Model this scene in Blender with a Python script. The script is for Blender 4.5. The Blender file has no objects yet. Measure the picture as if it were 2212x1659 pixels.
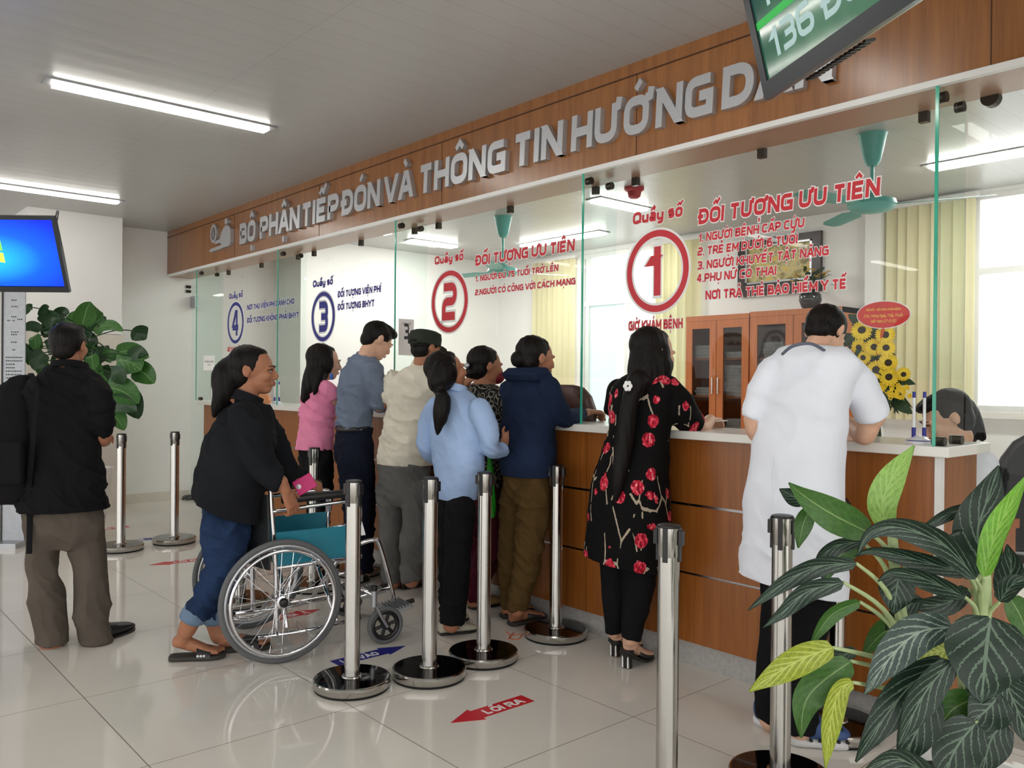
import bpy, bmesh, math, random, unicodedata
import numpy as np
from mathutils import Vector, Matrix, noise

sc = bpy.context.scene
COL = sc.collection
random.seed(7)

# ------------------------------------------------------------------ camera
PW, PH, FOC = 2212, 1659, 1809.0
CX, CY = 1106.0, 829.5
def _dir(px, py):
    v = np.array([px - CX, -(py - CY), -FOC]); return v / np.linalg.norm(v)
_Y = _dir(3165, 840)
_X = -_dir(-484, 808); _X -= _Y * (_X @ _Y); _X /= np.linalg.norm(_X)
_Z = np.cross(_X, _Y)
ROT = np.array([_X, _Y, _Z])
EYE = np.array([0.0, 0.0, 1.333])
cam_data = bpy.data.cameras.new('camera')
cam = bpy.data.objects.new('camera', cam_data)
COL.objects.link(cam)
cam_data.sensor_width = 36.0
cam_data.lens = FOC / PW * 36.0
cam_data.clip_start = 0.05
_m = Matrix.Identity(4)
for _i in range(3):
    for _j in range(3):
        _m[_i][_j] = ROT[_i][_j]
_m.translation = Vector(EYE)
cam.matrix_world = _m
sc.camera = cam

# ------------------------------------------------------------------ world, exposure
sc.view_settings.view_transform = 'Standard'
sc.view_settings.look = 'None'
sc.view_settings.gamma = 1.0
sc.view_settings.use_curve_mapping = False
sc.view_settings.exposure = 1.0
world = bpy.data.worlds.new('daylight')
sc.world = world
world.use_nodes = True
_bg = world.node_tree.nodes['Background']
_bg.inputs[0].default_value = (1.0, 0.985, 0.955, 1)
_bg.inputs[1].default_value = 1.15
sc.cycles.max_bounces = 10
sc.cycles.diffuse_bounces = 4
sc.cycles.glossy_bounces = 4
sc.cycles.transparent_max_bounces = 24
sc.cycles.use_denoising = True
sc.cycles.sample_clamp_indirect = 6.0
LAMP_HALL = 10.0      # emission of the ceiling tubes in the hall
LAMP_OFFICE = 25.0    # emission of the lamps behind the glass
CEIL = 2.905

# ------------------------------------------------------------------ pixel -> place
def fwd_depth(p):
    return -float((ROT.T @ (np.array(p, float) - EYE))[2])
def at(px, py, depth):
    """the point seen at this pixel at this distance along the view axis (metres)"""
    r = ROT @ _dir(px, py)
    return EYE + r * (depth / -(ROT.T @ r)[2])
def on_floor(px, py, z=0.0):
    r = ROT @ _dir(px, py); return EYE + r * ((z - EYE[2]) / r[2])
def on_y(px, py, y):
    r = ROT @ _dir(px, py); return EYE + r * (y / r[1])
def on_x(px, py, x):
    r = ROT @ _dir(px, py); return EYE + r * (x / r[0])
CAM_R = ROT @ np.array([1.0, 0, 0]); CAM_R[2] = 0; CAM_R /= np.linalg.norm(CAM_R)
CAM_F = ROT @ np.array([0, 0, -1.0]); CAM_F[2] = 0; CAM_F /= np.linalg.norm(CAM_F)
UP = np.array([0, 0, 1.0])
def nrm(v):
    v = np.asarray(v, float); n = np.linalg.norm(v); return v / n if n > 1e-9 else v

# ------------------------------------------------------------------ materials
def lin(c):
    return tuple(((x / 255.0) / 12.92 if x / 255.0 <= 0.04045 else ((x / 255.0 + 0.055) / 1.055) ** 2.4) for x in c)
MATS = {}
class NT:
    """small helper for node trees"""
    def __init__(s, name):
        s.m = bpy.data.materials.new(name); s.m.use_nodes = True
        s.t = s.m.node_tree; s.b = s.t.nodes['Principled BSDF']; s.out = s.t.nodes['Material Output']
    def n(s, kind, **kw):
        x = s.t.nodes.new(kind)
        for k, v in kw.items():
            if k.startswith('i_'):
                key = k[2:]; key = int(key) if key.isdigit() else key.replace('_', ' ')
                x.inputs[key].default_value = v
            else: setattr(x, k, v)
        return x
    def l(s, a, b): s.t.links.new(a, b)
    def coord(s, kind='Object', scale=(1, 1, 1)):
        tc = s.n('ShaderNodeTexCoord'); mp = s.n('ShaderNodeMapping'); mp.inputs['Scale'].default_value = scale
        s.l(tc.outputs[kind], mp.inputs['Vector']); return mp.outputs[0]
    def noise(s, vec, scale, detail=3.0, rough=0.5):
        x = s.n('ShaderNodeTexNoise'); x.inputs['Scale'].default_value = scale; x.inputs['Detail'].default_value = detail
        x.inputs['Roughness'].default_value = rough; s.l(vec, x.inputs['Vector']); return x.outputs['Fac']
    def ramp(s, fac, stops, interp='LINEAR'):
        r = s.n('ShaderNodeValToRGB'); cr = r.color_ramp; cr.interpolation = interp
        while len(cr.elements) < len(stops): cr.elements.new(0.5)
        for e, (p, c) in zip(cr.elements, stops):
            e.position = p; e.color = (*c, 1) if len(c) == 3 else c
        s.l(fac, r.inputs[0]); return r.outputs[0]
    def math(s, op, a, b=None, c=None):
        x = s.n('ShaderNodeMath', operation=op)
        for i, v in enumerate((a, b, c)):
            if v is None: continue
            if isinstance(v, (int, float)): x.inputs[i].default_value = v
            else: s.l(v, x.inputs[i])
        return x.outputs[0]
    def mix(s, fac, a, b):
        x = s.n('ShaderNodeMix', data_type='RGBA')
        for i, v in ((0, fac), (6, a), (7, b)):
            if isinstance(v, (int, float)): x.inputs[i].default_value = v
            elif isinstance(v, tuple): x.inputs[i].default_value = (*v, 1) if len(v) == 3 else v
            else: s.l(v, x.inputs[i])
        return x.outputs[2]
    def bump(s, h, strength, dist=0.01):
        x = s.n('ShaderNodeBump'); x.inputs['Strength'].default_value = strength; x.inputs['Distance'].default_value = dist
        s.l(h, x.inputs['Height']); s.l(x.outputs[0], s.b.inputs['Normal'])
    def set(s, rough=0.5, metal=0.0, spec=0.5, coat=0.0):
        s.b.inputs['Roughness'].default_value = rough; s.b.inputs['Metallic'].default_value = metal
        s.b.inputs['Specular IOR Level'].default_value = spec; s.b.inputs['Coat Weight'].default_value = coat
        return s
def plain(name, rgb, rough=0.5, metal=0.0, spec=0.5, vary=0.06, scale=30.0, bump=0.0):
    """a procedural surface: one colour with a faint mottling and an optional grain"""
    if name in MATS: return MATS[name]
    n = NT(name).set(rough, metal, spec); c = lin(rgb)
    v = n.coord(); f = n.noise(v, scale)
    a = tuple(x * (1 - vary) for x in c); b = tuple(min(1, x * (1 + vary)) for x in c)
    n.l(n.ramp(f, [(0.3, a), (0.7, b)]), n.b.inputs['Base Color'])
    if bump: n.bump(n.noise(v, scale * 4), bump)
    MATS[name] = n.m; return n.m
def cloth(name, rgb, vary=0.12, weave=420.0, bump=0.25, rough=0.9):
    if name in MATS: return MATS[name]
    n = NT(name).set(rough, 0, 0.15); c = lin(rgb); v = n.coord()
    f = n.noise(v, 6.0, 4); a = tuple(x * (1 - vary) for x in c); b = tuple(min(1, x * (1 + vary)) for x in c)
    n.l(n.ramp(f, [(0.3, a), (0.7, b)]), n.b.inputs['Base Color'])
    h = n.math('ADD', n.noise(v, weave, 1), n.math('MULTIPLY', n.noise(v, 26.0, 3), 3.0))
    n.bump(h, bump, 0.004); MATS[name] = n.m; return n.m
def emit(name, rgb, strength):
    if name in MATS: return MATS[name]
    n = NT(name); n.b.inputs['Base Color'].default_value = (*lin(rgb), 1)
    n.b.inputs['Emission Color'].default_value = (*lin(rgb), 1); n.b.inputs['Emission Strength'].default_value = strength
    MATS[name] = n.m; return n.m
def wood(name, dark, light, rough=0.28, grain=(26, 26, 1.6)):
    n = NT(name).set(rough, 0, 0.5); v = n.coord('Object', grain)
    f = n.noise(v, 1.5, 6, 0.6); v2 = n.coord('Object', (grain[0] * 5, grain[1] * 5, grain[2] * 2)); f2 = n.noise(v2, 2.0, 4)
    f3 = n.noise(n.coord('Object', (0.9, 0.9, 0.5)), 1.5, 2)
    k = n.math('ADD', n.math('MULTIPLY', f, 0.55), n.math('ADD', n.math('MULTIPLY', f2, 0.25), n.math('MULTIPLY', f3, 0.2)))
    n.l(n.ramp(k, [(0.32, lin(dark)), (0.66, lin(light))]), n.b.inputs['Base Color'])
    n.bump(f2, 0.05, 0.002); MATS[name] = n.m; return n.m
def clear_glass(name, tint, refl=0.016):
    """thin architectural pane: tinted see-through with a Schlick mirror on the faces it is entered by"""
    n = NT(name); tr = n.n('ShaderNodeBsdfTransparent'); tr.inputs[0].default_value = (*tint, 1)
    gl = n.n('ShaderNodeBsdfGlossy'); gl.inputs['Roughness'].default_value = 0.0; gl.inputs[0].default_value = (1, 1, 1, 1)
    lw = n.n('ShaderNodeLayerWeight'); lw.inputs[0].default_value = 0.5; gm = n.n('ShaderNodeNewGeometry')
    f = n.math('POWER', lw.outputs['Facing'], 5.0); f = n.math('ADD', n.math('MULTIPLY', f, 0.6), refl)
    f = n.math('MULTIPLY', f, n.math('SUBTRACT', 1.0, gm.outputs['Backfacing'])); mx = n.n('ShaderNodeMixShader')
    n.l(f, mx.inputs[0]); n.l(tr.outputs[0], mx.inputs[1]); n.l(gl.outputs[0], mx.inputs[2])
    n.l(mx.outputs[0], n.out.inputs[0]); MATS[name] = n.m; return n.m

M_WALL = plain('wall_paint', (236, 235, 233), 0.55, vary=0.015, scale=3)
M_OFFICE = plain('office_paint', (236, 236, 234), 0.5, vary=0.015, scale=3)
M_BEIGE = plain('beige_cladding', (214, 208, 197), 0.4, vary=0.05, scale=6)
M_FASCIA = wood('fascia_veneer', (116, 70, 31), (160, 104, 54), 0.3, (18, 18, 1.2))
M_FASCIA.node_tree.nodes['Principled BSDF'].inputs['Coat Weight'].default_value = 0.5; M_FASCIA.node_tree.nodes['Principled BSDF'].inputs['Coat Roughness'].default_value = 0.22
M_COUNTER = wood('counter_veneer', (124, 69, 24), (163, 98, 40), 0.3, (30, 30, 1.4))
M_CABWOOD = wood('cabinet_veneer', (168, 92, 48), (196, 118, 66), 0.35, (24, 24, 1.4))
M_SOFFIT = plain('soffit_board', (172, 140, 118), 0.3, vary=0.05, scale=4)
M_SLAB = plain('white_solid_surface', (232, 230, 224), 0.22, vary=0.015, scale=5)
M_ALU = plain('brushed_aluminium', (150, 148, 150), 0.22, 1.0, vary=0.04, scale=60)
M_WHITEALU = plain('white_aluminium', (228, 228, 226), 0.35, 0.0, vary=0.02, scale=20)
M_LETTER = plain('brushed_letter_metal', (188, 190, 194), 0.38, 0.55, vary=0.03, scale=60)
M_LETTERSIDE = plain('letter_return', (126, 128, 132), 0.4, 0.5)
M_STEEL = plain('polished_steel', (188, 186, 182), 0.16, 1.0, vary=0.03, scale=14)
M_CHROME = plain('chrome', (225, 225, 228), 0.08, 1.0, vary=0.02, scale=14)
M_SATIN = plain('satin_silver', (178, 180, 184), 0.32, 0.75, vary=0.03, scale=30)
M_BLACK = plain('black_plastic', (20, 20, 22), 0.4, vary=0.1)
M_DARKCLIP = plain('dark_clip_metal', (62, 56, 50), 0.3, 0.7)
M_RUBBER = plain('grey_rubber', (96, 98, 100), 0.75)
M_GRANITE = plain('grey_granite', (172, 170, 167), 0.25, vary=0.1, scale=50)
M_REDVINYL = plain('red_vinyl', (204, 34, 48), 0.4, vary=0.02)
M_BLUEVINYL = plain('blue_vinyl', (36, 36, 140), 0.4, vary=0.02)
M_WHITEVINYL = plain('white_vinyl', (240, 240, 240), 0.45, vary=0.01)
M_PAPER = plain('paper', (242, 243, 243), 0.8, vary=0.03, scale=8)
M_INK = plain('printing_ink', (70, 74, 78), 0.7)
M_GLASS = clear_glass('pane_glass', (0.975, 0.99, 0.982))
M_FIN = clear_glass('divider_glass', (0.945, 0.982, 0.97))
M_DOORGLASS = clear_glass('door_glass', (0.93, 0.975, 0.96))
M_CABGLASS = clear_glass('cabinet_glass', (0.7, 0.7, 0.69))
M_GLASSEDGE = plain('green_glass_edge', (52, 168, 140), 0.1, vary=0.1, scale=4)
M_SKIN = plain('skin', (196, 146, 116), 0.5, 0, 0.3, vary=0.07, scale=40, bump=0.04)
M_SKIN_TAN = plain('skin_tanned', (170, 116, 88), 0.5, 0, 0.3, vary=0.08, scale=40, bump=0.04)
M_SKIN_FAIR = plain('skin_fair', (216, 172, 146), 0.5, 0, 0.3, vary=0.06, scale=40, bump=0.04)
def hair_mat():
    n = NT('black_hair').set(0.5, 0, 0.16); v = n.coord('Object', (90, 90, 4)); f = n.noise(v, 2.0, 3)
    n.l(n.ramp(f, [(0.3, lin((10, 9, 9))), (0.75, lin((30, 25, 23)))]), n.b.inputs['Base Color']); n.bump(f, 0.5, 0.004)
    MATS['hair'] = n.m; return n.m
M_HAIR = hair_mat()
def tiles_mat():
    n = NT('polished_cream_tile').set(0.07, 0, 0.45); tc = n.n('ShaderNodeTexCoord'); sp = n.n('ShaderNodeSeparateXYZ')
    n.l(tc.outputs['Object'], sp.inputs[0])
    def line(o, off):
        u = n.math('FRACT', n.math('MULTIPLY', n.math('ADD', o, off), 1 / 0.8))
        d = n.math('ABSOLUTE', n.math('SUBTRACT', u, 0.5)); return n.math('GREATER_THAN', d, 0.5 - 0.0022 / 0.8)
    g = n.math('MAXIMUM', line(sp.outputs[0], 2.171 + 8.0), line(sp.outputs[1], 8.0 - 0.965))
    v = n.coord(); c = n.ramp(n.noise(v, 1.1, 4), [(0.3, lin((220, 216, 209))), (0.7, lin((231, 226, 218)))])
    n.l(n.mix(g, c, lin((140, 132, 122))), n.b.inputs['Base Color'])
    n.l(n.math('ADD', n.math('MULTIPLY', g, 0.4), n.math('MULTIPLY', n.noise(v, 2.0), 0.12)), n.b.inputs['Roughness'])
    return n.m
M_FLOOR = tiles_mat()
def ceiling_mat():
    n = NT('white_metal_ceiling_strips').set(0.3, 0, 0.5); tc = n.n('ShaderNodeTexCoord'); sp = n.n('ShaderNodeSeparateXYZ')
    n.l(tc.outputs['Object'], sp.inputs[0])
    u = n.math('FRACT', n.math('MULTIPLY', n.math('ADD', sp.outputs[0], 40.0), 1 / 0.15))
    d = n.math('ABSOLUTE', n.math('SUBTRACT', u, 0.5))
    g = n.math('GREATER_THAN', d, 0.485); s = n.math('SMOOTH_MIN', d, 0.44, 0.05)
    w = n.math('FRACT', n.math('MULTIPLY', n.math('ADD', sp.outputs[1], 40.2), 1 / 3.0)); e = n.math('GREATER_THAN', n.math('ABSOLUTE', n.math('SUBTRACT', w, 0.5)), 0.4993)
    g2 = n.math('MAXIMUM', g, e); c = n.ramp(n.noise(n.coord(), 0.8, 3), [(0.3, lin((182, 182, 181))), (0.7, lin((190, 190, 189)))])
    n.l(n.mix(n.math('MULTIPLY', g2, 0.35), c, lin((120, 120, 118))), n.b.inputs['Base Color'])
    n.bump(n.math('MULTIPLY', d, -1.0), 0.12, 0.01); return n.m
M_CEIL = ceiling_mat()

# ------------------------------------------------------------------ objects
ORG = {}
def thing(name, label, cat, loc, group=None):
    o = bpy.data.objects.new(name, None); o.empty_display_size = 0.1; COL.objects.link(o); o.location = Vector(loc)
    o['label'] = label; o['category'] = cat
    if group: o['group'] = group
    ORG[o.name] = np.array(loc, float); return o
def tag(o, label, cat, group=None):
    o['label'] = label; o['category'] = cat
    if group: o['group'] = group
    return o
def obj(name, V, F, mat, parent=None, smooth=False, label=None, mats=None, mi=None, uv=None):
    """links one mesh object; V is in world coordinates"""
    V = np.asarray(V, float)
    if parent is not None: org = ORG[parent.name]
    else: org = np.array([(V[:, 0].min() + V[:, 0].max()) / 2, (V[:, 1].min() + V[:, 1].max()) / 2, V[:, 2].min()])
    me = bpy.data.meshes.new(name); me.from_pydata((V - org).tolist(), [], [tuple(f) for f in F])
    for m in (mats or [mat]): me.materials.append(m)
    if mi is not None: me.polygons.foreach_set('material_index', mi)
    if smooth: me.polygons.foreach_set('use_smooth', [True] * len(me.polygons))
    if uv is not None:
        L = me.uv_layers.new(name='UVMap'); idx = np.zeros(len(me.loops), int); me.loops.foreach_get('vertex_index', idx)
        L.data.foreach_set('uv', np.asarray(uv, float)[idx].ravel())
    me.update(); o = bpy.data.objects.new(name, me); COL.objects.link(o)
    if parent is not None: o.parent = parent
    else: o.location = Vector(org)
    ORG[o.name] = org
    if label: o['label'] = label
    return o
class MB:
    """collects shapes into one mesh"""
    def __init__(s): s.V = []; s.F = []; s.mi = []; s.k = 0
    def add(s, V, F, k=None):
        b = len(s.V); s.V += [tuple(v) for v in V]; s.F += [tuple(i + b for i in f) for f in F]
        s.mi += [s.k if k is None else k] * len(F); return s
    def box(s, lo, hi, k=None):
        (x0, y0, z0), (x1, y1, z1) = lo, hi
        V = [(x0, y0, z0), (x1, y0, z0), (x1, y1, z0), (x0, y1, z0), (x0, y0, z1), (x1, y0, z1), (x1, y1, z1), (x0, y1, z1)]
        return s.add(V, [(0, 3, 2, 1), (4, 5, 6, 7), (0, 1, 5, 4), (1, 2, 6, 5), (2, 3, 7, 6), (3, 0, 4, 7)], k)
    def obox(s, c, ax, ay, az, k=None):
        """box from its centre and three half-axis vectors"""
        c, ax, ay, az = (np.asarray(q, float) for q in (c, ax, ay, az)); V = []
        for sz in (-1, 1):
            for sx, sy in ((-1, -1), (1, -1), (1, 1), (-1, 1)): V.append(c + sx * ax + sy * ay + sz * az)
        return s.add(V, [(0, 3, 2, 1), (4, 5, 6, 7), (0, 1, 5, 4), (1, 2, 6, 5), (2, 3, 7, 6), (3, 0, 4, 7)], k)
    def cyl(s, a, b, r, r2=None, n=20, k=None):
        return s.tube([a, b], [r, r if r2 is None else r2], n, k)
    def tube(s, P, R, n=12, k=None, closed=False, cap=True):
        P = [np.asarray(p, float) for p in P]; m = len(P)
        if isinstance(R, (int, float)): R = [R] * m
        T = []
        for i in range(m):
            if closed: t = P[(i + 1) % m] - P[i - 1]
            else: t = P[min(i + 1, m - 1)] - P[max(i - 1, 0)]
            T.append(nrm(t))
        u = nrm(np.cross(T[0], UP if abs(T[0][2]) < 0.9 else np.array([1.0, 0, 0]))); V = []
        for i in range(m):
            u = nrm(u - T[i] * (u @ T[i])); w = np.cross(T[i], u)
            for j in range(n):
                a = 2 * math.pi * j / n; V.append(P[i] + R[i] * (math.cos(a) * u + math.sin(a) * w))
        F = []
        for i in range(m if closed else m - 1):
            for j in range(n):
                i2 = (i + 1) % m; F.append((i * n + j, i * n + (j + 1) % n, i2 * n + (j + 1) % n, i2 * n + j))
        if cap and not closed:
            F.append(tuple(range(n - 1, -1, -1))); F.append(tuple((m - 1) * n + j for j in range(n)))
        return s.add(V, F, k)
    def lathe(s, c, prof, n=32, axis=(0, 0, 1), k=None):
        """prof: list of (radius, height) turned about the axis through c"""
        c = np.asarray(c, float); ax = nrm(axis); u = nrm(np.cross(ax, (1, 0, 0) if abs(ax[0]) < 0.9 else (0, 1, 0))); w = np.cross(ax, u); V = []
        for r, h in prof:
            for j in range(n):
                a = 2 * math.pi * j / n; V.append(c + ax * h + r * (math.cos(a) * u + math.sin(a) * w))
        F = []; m = len(prof)
        for i in range(m - 1):
            for j in range(n): F.append((i * n + j, i * n + (j + 1) % n, (i + 1) * n + (j + 1) % n, (i + 1) * n + j))
        if prof[0][0] > 1e-6: F.append(tuple(range(n - 1, -1, -1)))
        if prof[-1][0] > 1e-6: F.append(tuple((m - 1) * n + j for j in range(n)))
        return s.add(V, F, k)
    def ell(s, c, r, ax=None, n=16, m=10, k=None):
        """ellipsoid; ax = 3 axis vectors (rows)"""
        c = np.asarray(c, float); A = np.eye(3) if ax is None else np.asarray(ax, float); V = []
        for i in range(m + 1):
            th = math.pi * i / m
            for j in range(n):
                ph = 2 * math.pi * j / n; q = (r[0] * math.sin(th) * math.cos(ph), r[1] * math.sin(th) * math.sin(ph), r[2] * math.cos(th))
                V.append(c + q[0] * A[0] + q[1] * A[1] + q[2] * A[2])
        F = [(i * n + j, (i + 1) * n + j, (i + 1) * n + (j + 1) % n, i * n + (j + 1) % n) for i in range(m) for j in range(n)]
        return s.add(V, F, k)
    def loft(s, secs, n=24, sq=2.0, k=None):
        """secs: (centre, half-axis u vector, half-axis w vector); superellipse sections, capped"""
        V = []; m = len(secs)
        for c, u, w in secs:
            c, u, w = (np.asarray(q, float) for q in (c, u, w))
            for j in range(n):
                a = 2 * math.pi * j / n; ca, sa = math.cos(a), math.sin(a)
                V.append(c + u * math.copysign(abs(ca) ** (2 / sq), ca) + w * math.copysign(abs(sa) ** (2 / sq), sa))
        F = [(i * n + j, i * n + (j + 1) % n, (i + 1) * n + (j + 1) % n, (i + 1) * n + j) for i in range(m - 1) for j in range(n)]
        F += [tuple(range(n - 1, -1, -1)), tuple((m - 1) * n + j for j in range(n))]
        return s.add(V, F, k)
    def prism(s, poly, lo, d, k=None):
        """flat outline (list of 3-D points) thickened by vector d"""
        P = [np.asarray(p, float) + np.asarray(lo, float) for p in poly]; m = len(P); d = np.asarray(d, float)
        V = P + [p + d for p in P]; F = [tuple(range(m - 1, -1, -1)), tuple(range(m, 2 * m))]
        F += [(i, (i + 1) % m, m + (i + 1) % m, m + i) for i in range(m)]
        return s.add(V, F, k)
    def build(s, name, mat, parent=None, smooth=False, label=None, mats=None):
        o = obj(name, s.V, s.F, mat, parent, False, label, mats, s.mi if mats else None)
        bm = bmesh.new(); bm.from_mesh(o.data); bmesh.ops.recalc_face_normals(bm, faces=bm.faces[:]); bm.to_mesh(o.data); bm.free()
        if smooth:
            o.data.polygons.foreach_set('use_smooth', [True] * len(o.data.polygons))
            if smooth != 'all': o.data.set_sharp_from_angle(angle=math.radians(38))
        return o
def bevel(o, w=0.004, seg=2):
    md = o.modifiers.new('edge', 'BEVEL'); md.width = w; md.segments = seg; md.limit_method = 'ANGLE'; return o
def struct(name, mb, mat, **kw):
    o = mb.build(name, mat, **kw); o['kind'] = 'structure'; return o
def copy_tree(o, parent=None):
    """a real copy of a thing and of every part under it"""
    kids = [c for c in COL.objects if c.parent == o] if parent is None else list(o.children)
    c = o.copy(); COL.objects.link(c)
    if parent is not None: c.parent = parent
    ORG[c.name] = ORG[o.name]
    for ch in kids: copy_tree(ch, c)
    return c
def copy_thing(o, delta, label, group=None):
    c = copy_tree(o); c.location = Vector(c.location) + Vector(delta); c['label'] = label
    if group: c['group'] = group
    return c
def spline(P, m=6):
    """Catmull-Rom through rows of P (any width)"""
    P = np.asarray(P, float); n = len(P); out = []
    if n < 3:
        return np.array([P[0] + (P[-1] - P[0]) * t for t in np.linspace(0, 1, m + 1)])
    for i in range(n - 1):
        p0, p1, p2, p3 = P[max(i - 1, 0)], P[i], P[i + 1], P[min(i + 2, n - 1)]
        for t in np.linspace(0, 1, m, endpoint=False):
            out.append(0.5 * (2 * p1 + (p2 - p0) * t + (2 * p0 - 5 * p1 + 4 * p2 - p3) * t * t + (3 * p1 - p0 - 3 * p2 + p3) * t ** 3))
    out.append(P[-1]); return np.array(out)
def fuse(mb, voxel=0.008, smooth=4, factor=0.5):
    """melts overlapping closed shapes into one continuous surface; returns V, F"""
    me = bpy.data.meshes.new('tmp'); me.from_pydata([tuple(v) for v in mb.V], [], mb.F); me.update()
    bm = bmesh.new(); bm.from_mesh(me); bmesh.ops.recalc_face_normals(bm, faces=bm.faces[:]); bm.to_mesh(me); bm.free()
    o = bpy.data.objects.new('tmp', me); COL.objects.link(o)
    r = o.modifiers.new('r', 'REMESH'); r.mode = 'VOXEL'; r.voxel_size = voxel; r.adaptivity = 0
    if smooth:
        s = o.modifiers.new('s', 'SMOOTH'); s.iterations = smooth; s.factor = factor
    dg = bpy.context.evaluated_depsgraph_get(); ev = o.evaluated_get(dg); m2 = ev.to_mesh()
    V = np.zeros(len(m2.vertices) * 3); m2.vertices.foreach_get('co', V); V = V.reshape(-1, 3)
    N = np.zeros(len(m2.vertices) * 3); m2.vertices.foreach_get('normal', N); N = N.reshape(-1, 3)
    F = [tuple(p.vertices) for p in m2.polygons]
    ev.to_mesh_clear(); bpy.data.objects.remove(o); bpy.data.meshes.remove(me)
    return V, F, N
def folds(V, N, amp, freq=(5, 5, 9), seed=0.0, ridged=True):
    """displaces cloth along its normals into soft, partly sharp creases"""
    out = V.copy()
    for i in range(len(V)):
        p = V[i]; w = 0.5 * noise.noise(Vector((p[0] * 3 + seed, p[1] * 3, p[2] * 3)))
        q = Vector((p[0] * freq[0] + seed, p[1] * freq[1] - seed, p[2] * freq[2] + 0.6 * (p[0] + p[1]) * freq[0] + 2 * w))
        if ridged:
            a = (1 - abs(noise.noise(q))) ** 4 - 0.45 + 0.45 * ((1 - abs(noise.noise(q * 2.1 + Vector((3, 1, 7))))) ** 4 - 0.4)
            a *= 1.15 + 2.0 * w
        else: a = noise.noise(q) + 0.35 * noise.noise(q * 2.7)
        out[i] = p + N[i] * amp * a
    return out
def trim(V, F, cuts):
    """cuts a cloth surface open along planes: (point, direction, reach or None)"""
    bm = bmesh.new(); vs = [bm.verts.new(v) for v in V]
    for f in F: bm.faces.new([vs[i] for i in f])
    for co, no, rad in cuts:
        co = Vector(co); fs = [f for f in bm.faces if rad is None or (f.calc_center_median() - co).length < rad]
        g = set(fs)
        for f in fs: g.update(f.verts); g.update(f.edges)
        bmesh.ops.bisect_plane(bm, geom=list(g), plane_co=co, plane_no=Vector(no), clear_outer=True)
    bm.verts.index_update(); V2 = np.array([v.co[:] for v in bm.verts]); F2 = [tuple(v.index for v in f.verts) for f in bm.faces]; bm.free(); return V2, F2
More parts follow.
